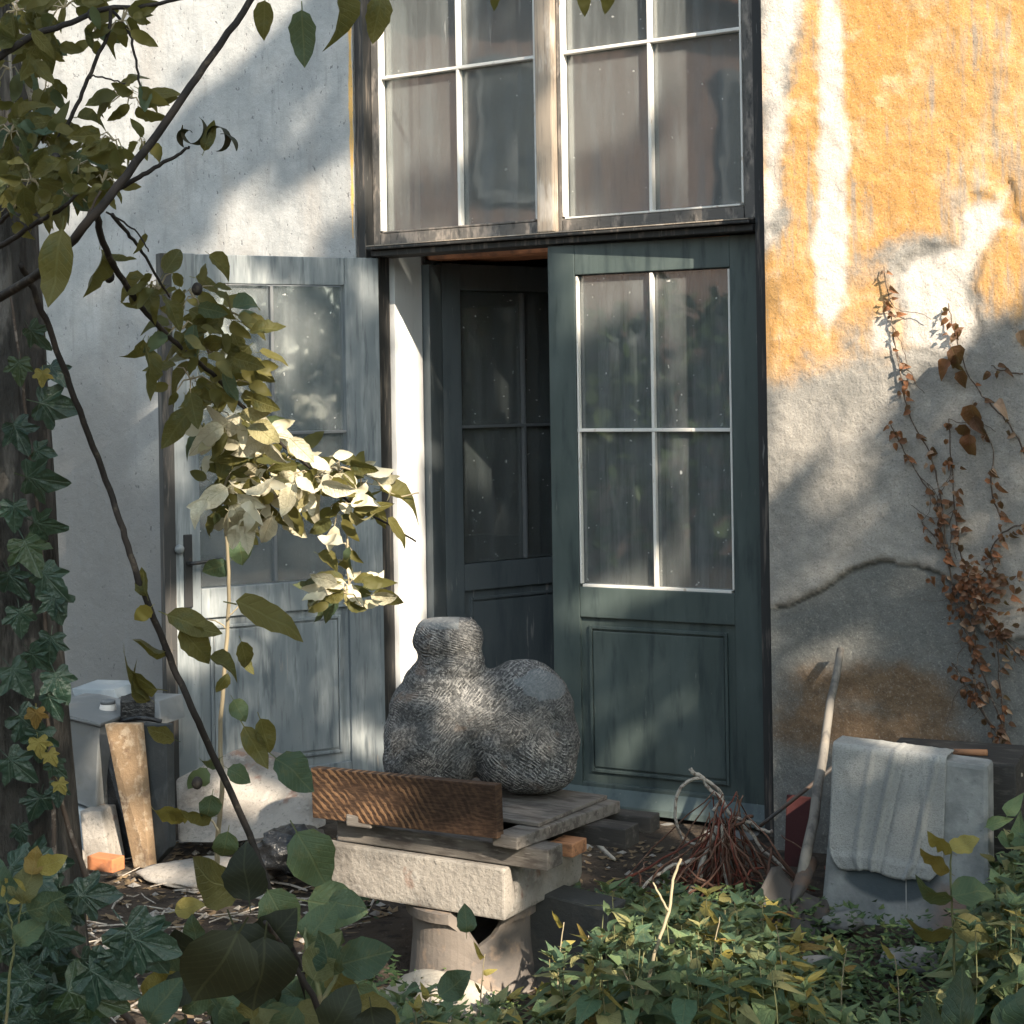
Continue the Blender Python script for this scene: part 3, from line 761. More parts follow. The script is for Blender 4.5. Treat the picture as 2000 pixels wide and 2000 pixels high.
# dark block leaning on the right
q0 = onground(968, 1850, .0)
q0 = corner_at(985, 1845, .02); q1 = corner_at(1118, 1850, .02)
dk = MB()
def hb(px0, py0, px1, py1, Z0, Z1, dz):              # slab standing between two picture points
    pass
za, zb = 4.72, 4.60
P = [at(962, 1672, za), at(1152, 1718, zb), at(1128, 1800, zb), at(1098, 1865, zb), at(975, 1870, za)]
back = Vector((.05, .10, 0))
Pn = len(P)
dk.add([p for p in P] + [p + back for p in P], [tuple(range(Pn)), tuple(range(2 * Pn - 1, Pn - 1, -1))] + [(i, i + Pn, (i + 1) % Pn + Pn, (i + 1) % Pn) for i in range(Pn)])
c = sum(P, Vector()) / Pn
dk.v = [tuple(Vector(v) - c) for v in dk.v]
tag(dk.build('dark_stone_block', 'dark_stone', None, .006, False, c), 'dark grey stone block tilted against the right side of the pedestal', 'stone block')
# timbers
def beam(u0, u1, v0, v1, z0, z1, m, label, rz=0, name='timber_beam', cat='beam', grp='timbers stacked under the sculpture', bev=.004):
    c = ST((u0 + u1) / 2, (v0 + v1) / 2, z0)
    o = MB().box(-(u1 - u0) / 2, (u1 - u0) / 2, -(v1 - v0) / 2, (v1 - v0) / 2, 0, z1 - z0).build(name, m, None, bev, False, c)
    o.rotation_euler = (0, 0, A_ST + rz)
    return tag(o, label, cat, grp)
beam(-.55, .12, .02, .10, .364, .418, 'grey_wood', 'brown beam with sawn end on the front of the pale slab')
beam(-.50, .20, .30, .38, .364, .418, 'dark_wood', 'dark beam on the rear of the pale slab')
beam(.045, .065 + .05, .16, .24, .364, .40, 'red_wood', 'small reddish wedge on the right end of the slab', 0, 'wood_wedge', 'wedge')
beam(-.50, -.42, -.02, .46, .420, .452, 'grey_wood', 'cross plank under the left side of the sculpture', rad(3), 'plank', 'plank')
beam(.00, .08, -.02, .46, .420, .452, 'grey_wood', 'cross plank under the right side of the sculpture', rad(-6), 'plank', 'plank')
beam(-.64, .20, .42, .485, .372, .417, 'dark_wood', 'long dark bar sticking out behind the stack on both sides', rad(4), 'timber_bar', 'bar')
beam(-.46, .06, .10, .46, .454, .464, 'grey_wood', 'flat board carrying the stone sculpture', rad(-2), 'board', 'board', bev=.002)
# board standing on edge
b0 = at(590, 1543, 4.80); b1 = at(938, 1583, 4.47)
P0 = at(590, 1449, 4.80); L_ = (b1 - b0).length
bd = MB().box(0, L_, 0, .032, 0, (P0 - b0).length).build('sawn_board', 'sawn', None, .002, False, b0)
bd.rotation_euler = (0, -math.asin((b1 - b0).z / L_), math.atan2((b1 - b0).y, (b1 - b0).x))
tag(bd, 'reddish brown board with curved saw marks standing on edge before the sculpture', 'board')

# sculpture: voxel-joined lobes, then chiselled
def make_sculpture():
    Zs = 4.90; sc = Zs / F
    lobes = [(880, 1262, 72, 56, 66), (884, 1315, 70, 62, 68), (866, 1350, 78, 60, 76), (852, 1400, 92, 76, 90), (848, 1455, 101, 96, 104), (818, 1495, 72, 70, 90), (846, 1515, 70, 50, 88),
             (930, 1410, 90, 84, 88), (980, 1372, 62, 58, 80), (888, 1475, 58, 78, 90), (978, 1478, 60, 80, 92), (1022, 1420, 106, 118, 98), (1046, 1468, 92, 100, 100), (1052, 1510, 80, 56, 96), (1020, 1500, 76, 66, 94), (975, 1455, 78, 70, 92)]
    bm = bmesh.new()
    for (x, y, rx, rz, ry) in lobes:
        m = Matrix.Translation(((x - 945) * sc, 0, (1566 - y) * sc)) @ Matrix.Diagonal((rx * sc, ry * sc, rz * sc, 1))
        bmesh.ops.create_icosphere(bm, subdivisions=3, radius=1, matrix=m)
    me = bpy.data.meshes.new('tmp'); bm.to_mesh(me); bm.free()
    o = bpy.data.objects.new('tmp', me); COL.objects.link(o)
    md = o.modifiers.new('r', 'REMESH'); md.mode = 'VOXEL'; md.voxel_size = .0042
    sm = o.modifiers.new('s', 'SMOOTH'); sm.iterations = 34; sm.factor = .6
    dg = bpy.context.evaluated_depsgraph_get()
    me2 = bpy.data.meshes.new_from_object(o.evaluated_get(dg))
    bpy.data.objects.remove(o)
    n = len(me2.vertices)
    co = np.empty(n * 3, np.float32); me2.vertices.foreach_get('co', co); co = co.reshape(n, 3)
    nr = np.empty(n * 3, np.float32); me2.vertices.foreach_get('normal', nr); nr = nr.reshape(n, 3)
    x, y, z = co[:, 0], co[:, 1], co[:, 2]
    top = (1566 - 1222) * sc
    w1 = fbm(x * 7 + 3, z * 7 + y * 4, 3, 2); w2 = fbm(x * 14 + 9, z * 14 + y * 6, 3, 7)
    # smooth sawn spots: crown of the head, shoulder of the right lobe
    flat1 = np.clip((z - (top - .03)) / .02, 0, 1) * (x < -.06) * .8
    ex, ez = (1062 - 945) * sc, (1566 - 1352) * sc
    flat2 = np.clip(1.15 - np.hypot((x - ex) / .052, (z - ez) / .062) + (w1 - .45) * 3.5 + (w2 - .45) * 2.5 - .15, 0, 1) * 1.5
    smooth_ = np.clip(flat1 + flat2, 0, 1)
    ang = np.arctan2(z - .24, x + .02) ; rr = np.hypot(x + .01, z - .20)
    g1 = np.sin((rr * 1.0 + w1 * .10 + y * .3) * 2 * np.pi / .0115)
    g2 = np.sin((z * .85 + x * .5 + w2 * .09) * 2 * np.pi / .0125)
    pick = np.clip((w1 - .42) * 8, 0, 1)
    g = g1 * pick + g2 * (1 - pick)
    brk = np.clip((fbm(x * 45, z * 45 + y * 30, 3, 12) - .33) * 4, 0, 1)
    g = (g * .5 + .5) * brk
    rough = fbm(x * 60 + y * 37, z * 60 + y * 41, 3, 19)
    amp = (1 - smooth_)
    dsp = amp * (g * .0009 - .002 + (rough - .45) * .0055) + (fbm(x * 13, z * 13 + y * 9, 3, 4) - .45) * .009
    # notch at the shoulder
    sx_, sz_ = (965 - 945) * sc, (1566 - 1345) * sc
    dsp -= .012 * np.exp(-((x - sx_) / .02) ** 2 - ((z - sz_) / .045) ** 2)
    co = co + nr * dsp[:, None]
    co[:, 2] = np.minimum(co[:, 2], top + .004 * np.sign(x + .03))
    co[:, 2] = np.maximum(co[:, 2], .002)
    me2.vertices.foreach_set('co', co.astype(np.float32).ravel())
    for nm, v in (('groove', g), ('smooth', smooth_)):
        a_ = me2.attributes.new(nm, 'FLOAT', 'POINT'); a_.data.foreach_set('value', v.astype(np.float32))
    me2.shade_smooth()
    me2.materials.clear(); me2.materials.append(M['granite'])
    me2.name = 'stone_sculpture'
    o = bpy.data.objects.new('stone_sculpture', me2); COL.objects.link(o)
    base = CAM + ray(945, 1566) * Zs
    o.location = (base.x, base.y, .462)
    print('sculpture', n, base)
    return tag(o, 'unfinished chiselled granite sculpture of two rounded lobes with a neck', 'sculpture')
make_sculpture()
tag(MB().tube(smooth_path([at(1124, 1585, 5.35), at(1140, 1605, 5.3), at(1160, 1622, 5.25)], 3), [.010, .005], 7).build('pale_stick', 'pale_twig', None, 0, True), 'short pale stick standing in the weeds before the step', 'stick')

# ------------------------------------------------------------------ right-hand things
# concrete slab with wet patch, standing off the wall
bl = onground(1542, 1850, .0); 
Zr = 5.12
s0 = at(1545, 1800, Zr + .10); s1 = at(1868, 1845, Zr - .10)
dirx = Vector((s1.x - s0.x, s1.y - s0.y, 0)); wS = dirx.length; dirx.normalize()
gzs = gz(s0.x, s0.y)
tl = at(1572, 1400, Zr + .16)
hS = tl.z - gzs + .04
rzS = math.atan2(dirx.y, dirx.x)
sl = MB(); bw = .022
sl.hexa([(0, 0, 0), (0.055, 0.03, hS), (wS, .03, hS - .03), (wS, 0, 0)], [(0, .12, 0), (.055, .14, hS), (wS, .14, hS - .03), (wS, .12, 0)])
slab = sl.build('concrete_slab', 'slab', None, .014, False, (s0.x, s0.y, gzs - .04))
slab.rotation_euler = (0, 0, rzS)
tag(slab, 'upright grey concrete slab with a damp dark patch and a cloth over it', 'concrete slab')
MB().box(wS * .52, wS * .527, -.003, .006, .05, hS - .07).build('seam', 'concrete', slab).rotation_euler = (rad(-3), 0, 0)
# cloth
cw, ch = .335, .365
nu, nv = 60, 56
cv = []
for jv in range(nv + 1):
    for iu in range(nu + 1):
        u = iu / nu; v = jv / nv
        x = .052 + u * cw - .02 * v + (.012 * math.sin(v * 9)) * 0
        top = hS - .03 * ((x - .055) / wS)
        back = .11
        L = v * (ch + back)
        # corners rounded
        if v > .85:
            k = (v - .85) / .15
            inset = .035 * k * k
            x += inset * (1 - u) - inset * u * 1.0
        # diagonal folds
        fold = 0
        for (cx, slope, wdt, am) in ((.36, .16, .022, .010), (.56, .24, .018, .014), (.66, .25, .012, -.006), (.93, .26, .02, .012), (.80, -.05, .015, .004)):
            d_ = (u - (cx - slope * max(0, v - .2)))
            fold += am * math.exp(-(d_ / (wdt * .7)) ** 2 * .5) * min(1, .35 + v)
        fold += .004 * n3(u * 3, v * 3, 1) + .0015 * n3(u * 14, v * 14, 2)
        if L < back:
            y = .03 + (back - L) * .9; z = top + .010 + fold * .5
        else:
            dz = L - back
            y = .03 * (1 - dz / hS) - .009 - fold - .004 * (v > .9); z = top + .008 - dz
            if dz < .012: z += .0; y += .006 * (1 - dz / .012)
        z += -.006 * math.sin(u * 11 + 1) * (v ** 3) if v > .5 else 0
        cv.append((x, y, z))
cf = [(j * (nu + 1) + i, j * (nu + 1) + i + 1, (j + 1) * (nu + 1) + i + 1, (j + 1) * (nu + 1) + i) for j in range(nv) for i in range(nu)]
cl = MB().add(cv, cf).build('cloth', 'cloth', None, 0, True, slab.location)
cl.rotation_euler = slab.rotation_euler
md = cl.modifiers.new('thick', 'SOLIDIFY'); md.thickness = .004; md.offset = 0
tag(cl, 'grey creased cloth hanging over the top of the concrete slab', 'cloth')
# timber and a rod behind the slab
sp = slab.location
def SL_(x, y, z): return sp + dirx * x + Vector((-dirx.y, dirx.x, 0)) * y + Vector((0, 0, z))
o = MB().box(0, .40, 0, .30, 0, hS - .05).build('crate', 'dark_wood', None, .006, False, SL_(.16, .17, 0)); o.rotation_euler = (0, 0, rzS)
tag(o, 'dark wooden crate hidden behind the concrete slab', 'crate')
o = MB().tube([SL_(.37, .22, hS - .035), SL_(.47, .22, hS - .03)], .010, 8).build('rusty_bar', 'red_wood', None, 0, True)
tag(o, 'short rusty bar lying on the crate behind the slab', 'bar')
for i, (x0, y0, x1, y1, lab) in enumerate([(1820, 1425, 1925, 1500, 'pale split stick lying right of the slab by the vine foot'), (1835, 1440, 1928, 1462, 'short split stick under the vine foot at the right edge')]):
    tag(MB().tube([at(x0, y0, 5.45), at(x1, y1, 5.25)], [.009, .006], 6).build('split_stick', 'pale_twig', None), lab, 'stick')
# maroon plank
pt = onwall(1532, 1490, -.03)
pm = MB().box(-.045, .045, -.02, .0, 0, pt.z + .02).build('maroon_plank', 'maroon', None, .003, False, (pt.x + N.x * .12, pt.y + N.y * .12, -.02))
pm.rotation_euler = (rad(-7), 0, RZ)
tag(pm, 'dark maroon plank leaning on the wall behind the shovel', 'plank')
# shovel
sh = empty('shovel', at(1505, 1700, 5.12), 0, 'old shovel with a long grey wooden handle leaning on the wall', 'shovel')
def rel(par, p): return Vector(p) - par.location
bpy.context.view_layer.update()
top_ = onwall(1588, 1225, -.03)
low = at(1512, 1665, 5.20)
pts = [low.lerp(top_, k / 8) + Vector((random.uniform(-.004, .004), 0, 0)) + Vector((.004 * math.sin(k * .8), 0, 0)) for k in range(9)]
MB().tube([rel(sh, p) for p in pts], [.0175, .0125], 10).build('handle', 'handle_wood', sh, 0, True)
tip = at(1452, 1795, 4.95)
ax = (tip - low).normalized()
side = ax.cross(Vector((0, -1, .25))).normalized(); nrm_ = side.cross(ax).normalized()
MB().tube([rel(sh, low + ax * t) for t in (-.10, -.02, .06, .10)], [.024, .025, .020, .004], 10).build('socket', 'rust_steel', sh, 0, True)
sv = []; Lb = (tip - low).length - .03; nl, nw = 12, 10
for i in range(nl + 1):
    t = i / nl; w = .105 * (1 if t < .55 else math.sqrt(max(0.02, 1 - ((t - .55) / .45) ** 2.2)))
    if t < .08: w *= .8 + t * 2.5
    for k in range(nw + 1):
        u = (k / nw * 2 - 1)
        sv.append(rel(sh, low + ax * (.03 + t * Lb * 1.0) + side * (u * w) + nrm_ * (.03 * u * u - .018 * t)))
sf = [(i * (nw + 1) + k, i * (nw + 1) + k + 1, (i + 1) * (nw + 1) + k + 1, (i + 1) * (nw + 1) + k) for i in range(nl) for k in range(nw)]
ob = MB().add(sv, sf).build('blade', 'rust_steel', sh, 0, True); md = ob.modifiers.new('t', 'SOLIDIFY'); md.thickness = .004
# long thin rod
tag(MB().tube(smooth_path([at(1430, 1562, 5.62), at(1520, 1490, 5.6), at(1600, 1424, 5.62)], 3), [.006, .008], 7).build('thin_rod', 'rust_steel', None, 0, True), 'long thin dark rod slanting up from the twig heap across the shovel', 'rod')
# twig heap
tw = empty('twig_heap', at(1365, 1690, 5.75), 0, 'heap of reddish brown and pale twigs with a bent cane before the green door', 'twig heap')
def tp(x, y, z): return rel(tw, at(x, y, z))
def tw_add(pts, r, m, sub=5, jit=.006):
    MB().tube(smooth_path([tp(*p) for p in pts], sub, jit), r, 5).build('twig', m, tw, 0, True)
tw_add([(1302, 1450, 5.6), (1335, 1480, 5.6), (1385, 1540, 5.58), (1430, 1590, 5.56), (1490, 1655, 5.55)], [.0075, .005], 'pale_twig')
tw_add([(1352, 1560, 5.5), (1330, 1620, 5.5), (1312, 1670, 5.48), (1293, 1708, 5.46)], [.008, .012], 'pale_twig')
tw_add([(1388, 1545, 5.55), (1430, 1560, 5.55), (1458, 1568, 5.55)], [.006, .006], 'pale_twig')
tw_add([(1345, 1530, 5.6), (1362, 1500, 5.6), (1320, 1468, 5.6), (1282, 1490, 5.6), (1274, 1540, 5.6), (1290, 1585, 5.6), (1318, 1593, 5.6)], [.0065, .005], 'pale_twig', 7, .001)
tw_add([(1365, 1555, 5.5), (1360, 1620, 5.5), (1375, 1680, 5.48), (1390, 1725, 5.46)], [.006, .005], 'pale_twig')
tw_add([(1265, 1650, 5.5), (1320, 1610, 5.5), (1380, 1560, 5.52), (1420, 1540, 5.54)], [.005, .006], 'twig')
tw_add([(1205, 1680, 5.4), (1260, 1640, 5.45), (1310, 1620, 5.5)], [.005, .006], 'pale_twig')
tw_add([(1430, 1780, 5.3), (1440, 1690, 5.4), (1455, 1600, 5.5)], [.004, .005], 'twig')
rnd = random.Random(3)
for i in range(110):
    a = rnd.uniform(0, 2 * PI)
    cx, cy = rnd.gauss(1360, 42), rnd.gauss(1650, 34)
    dz = rnd.uniform(-.16, .16)
    ln = rnd.uniform(60, 130)
    up = rnd.random() < .55
    ex, ey = (1365 + rnd.uniform(-30, 40), 1520 + rnd.uniform(-30, 70)) if up else (cx + math.cos(a) * ln, cy + math.sin(a) * ln * .45)
    bx, by = (cx + (cx - 1365) * 1.0, min(1725, cy + 55))
    mx, my = (bx + ex) / 2 + rnd.uniform(-22, 22), (by + ey) / 2 + rnd.uniform(-16, 16)
    zz = 5.55 + dz
    tw_add([(bx, by, zz), (mx, my, zz), (ex, ey, 5.55 + dz * .2)], [rnd.uniform(.003, .006), .002], 'red_twig' if rnd.random() < .35 else 'twig', 4, .006)

# ------------------------------------------------------------------ left-hand clutter
def quad_slab(name, pts, back, m, label, cat, bev=.004, group=None):
    n = len(pts); c = sum(pts, Vector()) / n
    b = MB().add([p - c for p in pts] + [p + back - c for p in pts], [tuple(range(n)), tuple(range(2 * n - 1, n - 1, -1))] + [(i, i + n, (i + 1) % n + n, (i + 1) % n) for i in range(n)])
    return tag(b.build(name, m, None, bev, False, c), label, cat, group)
bk = Vector((.04, .06, 0))
quad_slab('fibreboard_sheet', [at(197, 1366, 6.02), at(257, 1366, 5.98), at(282, 1638, 5.86), at(252, 1638, 5.9)], Vector((.02, .03, 0)), 'fibreboard', 'tall mottled brown board leaning left of the open door, tapering downwards', 'board')
quad_slab('shade_sheet', [at(258.5, 1367, 6.04), at(313, 1368, 6.0), at(318, 1600, 5.9), at(283, 1640, 5.93)], Vector((.02, .035, 0)), 'board_shade', 'dark grey sheet standing in for shade on the right part of the brown board', 'sheet')  # added sheet, stands in for the shade on the board's right part
quad_slab('gap_shade', [at(180, 1370, 6.2), at(205, 1368, 6.2), at(262, 1640, 6.02), at(192, 1600, 6.1)], Vector((.02, .05, 0)), 'bin_bag', 'black sheet put in for the dark gap behind the mottled brown board', 'sheet')  # shade of the tapered gap left of the board, put in as a sheet
quad_slab('wood_strip', [at(187, 1440, 6.15), at(199, 1440, 6.15), at(203, 1560, 6.1), at(182, 1560, 6.12)], Vector((.01, .02, 0)), 'grey_wood', 'narrow grey strip of wood between the grey tub and the boards', 'strip')
# grey tub: front, side, rim
tub = empty('metal_tub', at(140, 1500, 6.2), 0, 'large dented grey metal tub standing on rubble left of the boards', 'tub')
def tq(pts, back, m, nm):
    n = len(pts)
    b = MB().add([rel(tub, p) for p in pts] + [rel(tub, p + back) for p in pts], [tuple(range(n)), tuple(range(2 * n - 1, n - 1, -1))] + [(i, i + n, (i + 1) % n + n, (i + 1) % n) for i in range(n)])
    return b.build(nm, m, tub, .004)
tq([at(70, 1345, 6.25), at(95, 1350, 6.2), at(188, 1372, 6.1), at(184, 1520, 6.08), at(178, 1528, 6.07), at(110, 1500, 6.14), at(70, 1460, 6.2)], Vector((.1, .3, 0)), 'zinc', 'body')
tq([at(66, 1338, 6.24), at(95, 1341, 6.19), at(190, 1365, 6.08), at(189, 1372, 6.08), at(95, 1349, 6.19), at(66, 1345, 6.24)], Vector((.1, .34, 0)), 'zinc', 'rim')
quad_slab('pale_sack', [at(105, 1512, 6.12), at(184, 1536, 6.06), at(176, 1640, 5.95), at(150, 1662, 5.92), at(112, 1600, 6.0)], Vector((.05, .16, 0)), 'blue_grey', 'pale bluish plastic sheet hanging under the metal tub', 'sheet', .01)
quad_slab('grey_post', [at(150, 1530, 6.02), at(190, 1530, 6.0), at(208, 1630, 5.92), at(160, 1640, 5.95)], Vector((.03, .1, 0)), 'cut_stone', 'weathered grey post foot behind the small brick', 'post', .006)
quad_slab('shelf_board', [at(66, 1312, 6.6), at(155, 1316, 6.55), at(300, 1322, 6.45), at(305, 1368, 6.4), at(155, 1362, 6.5), at(66, 1342, 6.55)], Vector((.06, .14, 0)), 'zinc', 'grey ledge behind the tub with jar and box on it', 'ledge')
quad_slab('blue_tray', [at(135, 1299, 6.6), at(215, 1301, 6.5), at(222, 1318, 6.48), at(140, 1315, 6.58)], Vector((.05, .2, 0)), 'blue_grey', 'pale blue tray lying on the grey ledge', 'tray', .003)
# jar
def lathe(name, prof, n, m, par, loc, smooth=True):
    vs = []; fs = []
    for r, z in prof:
        for k in range(n): vs.append((r * math.cos(2 * PI * k / n), r * math.sin(2 * PI * k / n), z))
    for i in range(len(prof) - 1):
        for k in range(n): fs.append((i * n + k, i * n + (k + 1) % n, (i + 1) * n + (k + 1) % n, (i + 1) * n + k))
    fs.append(tuple(range(n - 1, -1, -1))); fs.append(tuple(range((len(prof) - 1) * n, len(prof) * n)))
    o = MB().add(vs, fs).build(name, m, par, 0, smooth, loc); return o
jl = at(204, 1360, 6.3)
jar = empty('ceramic_jar', jl, 0, 'small white jar standing on the grey tub', 'jar')
lathe('body', [(.024, 0), (.030, .006), (.031, .05), (.028, .058), (.025, .062)], 16, 'white_ceramic', jar, (0, 0, 0))
lathe('lid', [(.027, .0625), (.027, .072), (.024, .075)], 16, 'grey_putty', jar, (0, 0, 0))
o = MB().box(-.06, .06, -.05, .05, 0, .07).build('dark_box', 'bin_bag', None, .006, False, at(260, 1352, 6.25)); o.rotation_euler = (0, 0, .2)
tag(o, 'small black box standing on the boards by the open door', 'box')
MB_ = MB().tube(smooth_path([at(228, 1362, 6.2), at(260, 1355, 6.15), at(290, 1358, 6.15), at(305, 1362, 6.15)], 3), .009, 6).build('black_hose', 'bin_bag', None, 0, True)
tag(MB_, 'piece of black hose lying before the small black box', 'hose')
o = MB().box(-.055, .055, -.03, .03, 0, .045).build('brick_piece', 'brick', None, .004, False, at(200, 1640, 5.75)); o.rotation_euler = (0, 0, -.5)
tag(o, 'small orange brick piece on the rubble under the tub', 'brick')
# pale lying slab and black bag
quad_slab('pale_flagstone', [at(330, 1470, 6.3), at(440, 1415, 6.35), at(520, 1435, 6.3), at(580, 1490, 6.15), at(585, 1570, 5.98), at(430, 1590, 5.95), at(335, 1590, 6.05)], Vector((.05, .09, 0)), 'cut_stone', 'broad pale flagstone propped at the foot of the open door', 'flagstone', .012)
tag(blob('lying_flagstone', 'cut_stone', None, at(405, 1640, 5.75) + Vector((0, 0, -.01)), (.22, .16, .03), -.3, .3, 1.2, 4, 9), 'low pale flagstone lying in front of the open door foot', 'flagstone')
tag(blob('bin_bag', 'bin_bag', None, at(545, 1605, 5.65), (.13, .10, .075), .2, .35, 2.2, 4, 5), 'crumpled black plastic bag between the open door and the stack', 'bag')
# rubble stones
rs = [(130, 1620, 5.9, .05, 'buff round stone at the ivy trunk foot under the plastic sheet'), (1300, 1730 + 10, 5.0, .0, ''), ]
def stone(px, py, h, r, m, lab, seed, rz=0):
    p = onground(px, py, h)
    return tag(blob('field_stone', m, None, p, r, rz, .25, 1.5, 3, seed), lab, 'stone')
stone(128, 1618, .03, (.06, .05, .045), 'cut_stone', 'buff round stone beside the ivy trunk under the plastic sheet', 1)
stone(1285, 1800, .05, (.115, .08, .065), 'pale_stone', 'smooth tan boulder half hidden in the weeds right of the dark block', 22, -.3)
stone(1590, 1740, .03, (.06, .05, .03), 'grey_stone', 'small grey stone between the shovel blade and the slab', 31)
stone(1715, 1812, .03, (.08, .06, .035), 'grey_stone', 'flat grey stone in the weeds before the concrete slab', 37)
stone(1540, 1830, .04, (.07, .06, .035), 'grey_stone', 'low grey stone left of the flat one in the weeds', 41)
stone(1250, 1925, .06, (.14, .09, .05), 'pale_stone', 'pale rounded stone at the very bottom of the weed bed', 43)

# ------------------------------------------------------------------ leaves
def leaf_mesh(name, mat, wid=.5, kind='ovate', seed=0, fold=.25, droop=.25, stalk=.12, wav=.05, n=9):
    r = random.Random(seed); vs = []; fs = []
    for i in range(n + 1):
        t = i / n
        if kind == 'ovate': w = math.sin(PI * t ** .8) ** .75 if 0 < t < 1 else 0
        elif kind == 'lance': w = (math.sin(PI * t ** .62)) ** 1.0 * (1 - .25 * t) if 0 < t < 1 else 0
        else: w = math.sin(PI * t ** .7) ** .6 if 0 < t < 1 else 0
        w *= wid / 2 * (1 + (.035 if i % 2 else -.03) + r.uniform(-.05, .05))
        y = t * (1 - .25 * droop * t); z = -droop * t * t * 1.3 + wav * r.uniform(-1, 1) * .5 + .06 * math.sin(t * 7 + seed)
        lft = fold * w + wav * r.uniform(-1, 1); rgt = fold * w + wav * r.uniform(-1, 1)
        if 0 < i < n: vs += [(-w, y - w * .12, z + lft), (0, y, z), (w, y - w * .12, z + rgt)]
        else: vs += [(0, y, z)]
    def rowi(i): return 1 + (i - 1) * 3
    fs.append((0, rowi(1) + 1, rowi(1))); fs.append((0, rowi(1) + 2, rowi(1) + 1))
    for i in range(1, n - 1):
        a, b = rowi(i), rowi(i + 1)
        fs += [(a, a + 1, b + 1, b), (a + 1, a + 2, b + 2, b + 1)]
    l = len(vs) - 1; a = rowi(n - 1)
    fs += [(a, a + 1, l), (a + 1, a + 2, l)]
    if stalk:
        b = len(vs); s = .012
        vs += [(-s, 0.01, 0), (s, 0.01, 0), (s * .8, -stalk, .02), (-s * .8, -stalk, .02)]
        fs.append((b, b + 1, b + 2, b + 3))
    me = bpy.data.meshes.new(name); me.from_pydata(vs, [], fs); me.shade_smooth(); me.materials.append(M[mat])
    return me
def ivy_mesh(name, mat, seed=0, stalk=.35):
    r = random.Random(seed)
    pr = [(0, -.02), (.20, -.16), (.36, -.17), (.47, -.06), (.42, .06), (.40, .14), (.55, .27), (.60, .42), (.46, .44), (.33, .42), (.27, .52), (.20, .72), (.10, .90), (0, 1.0)]
    pts = [(x * r.uniform(.9, 1.1), y) for x, y in pr]
    out = pts + [(-x * r.uniform(.85, 1.1), y * r.uniform(.92, 1.08)) for x, y in pr[-2:0:-1]]
    vs = [(0, .12, 0)] + [(x, y, -.25 * (x * x + (y - .1) ** 2) + .05 * r.uniform(-1, 1)) for x, y in out]
    mids = []
    n = len(out); fs = [(0, (i + 1) % n + 1, i + 1) for i in range(n)]
    b = len(vs); s = .012
    vs += [(-s, 0, 0), (s, 0, 0), (s, -stalk, -.05), (-s, -stalk, -.05)]; fs.append((b, b + 1, b + 2, b + 3))
    me = bpy.data.meshes.new(name); me.from_pydata(vs, [], fs)
    bm = bmesh.new(); bm.from_mesh(me); bmesh.ops.recalc_face_normals(bm, faces=bm.faces); bm.to_mesh(me); bm.free()
    me.materials.append(M[mat]); return me
LM = {
    'apple': [leaf_mesh('leaf', 'apple_leaf', .44 + .03 * (i % 4), 'ovate', i, .25 + .25 * (i % 4), -.1 + .22 * (i % 5), .16, .03) for i in range(10)],
    'pale': [leaf_mesh('leaf', 'sunlit_leaf', .46 + .03 * (i % 3), 'ovate', 20 + i, .1 + .25 * (i % 4), -.1 + .2 * (i % 5), .16, .03) for i in range(8)],
    'shrub': [leaf_mesh('leaf', 'shrub_leaf', .72, 'ovate', 40 + i, .2 + .1 * (i % 3), .1 + .2 * (i % 3), .2, .04) for i in range(5)],
    'dark': [leaf_mesh('leaf', 'dark_leaf', .85, 'ovate', 60 + i, .15, .2, .2, .03) for i in range(3)],
    'yellow': [leaf_mesh('leaf', 'yellow_leaf', .7, 'ovate', 70 + i, .2, .2, .2, .07) for i in range(3)],
    'nettle': [leaf_mesh('leaf', 'nettle_leaf', .46 + .03 * i, 'lance', 80 + i, .35, .15 + .14 * i, .06, .03, 6) for i in range(4)],
    'weed_round': [leaf_mesh('leaf', 'shrub_leaf', .75, 'ovate', 85 + i, .2, .3, .25, .04, 6) for i in range(3)],
    'weed_yellow': [leaf_mesh('leaf', 'yellow_leaf', .45, 'lance', 88 + i, .35, .5, .06, .04, 6) for i in range(2)],
    'dry': [leaf_mesh('leaf', 'dry_leaf', .6, 'ovate', 90 + i, .9, .6, .2, .14, 4) for i in range(4)],
    'big_dry': [leaf_mesh('leaf', 'dry_leaf', .75, 'ovate', 95 + i, 1.1, .9, .2, .2, 6) for i in range(3)],
    'ivy': [ivy_mesh('leaf', 'ivy_leaf', i) for i in range(5)],
    'ivy_y': [ivy_mesh('leaf', 'yellow_leaf', 10 + i) for i in range(2)],
}
def place_leaf(kind, pos, d, nrm, size, parent, inv=None):
    me = random.choice(LM[kind])
    o = bpy.data.objects.new('leaf', me); COL.objects.link(o)
    y = Vector(d).normalized(); z = Vector(nrm); z = z - y * z.dot(y)
    if z.length < 1e-4: z = y.orthogonal()
    z.normalize(); x = y.cross(z)
    m = Matrix(((x.x, y.x, z.x), (x.y, y.y, z.y), (x.z, y.z, z.z))).to_4x4()
    o.parent = parent
    p = Vector(pos) - (parent.location if parent else Vector())
    o.matrix_basis = Matrix.Translation(p) @ m @ Matrix.Scale(size, 4)
    return o
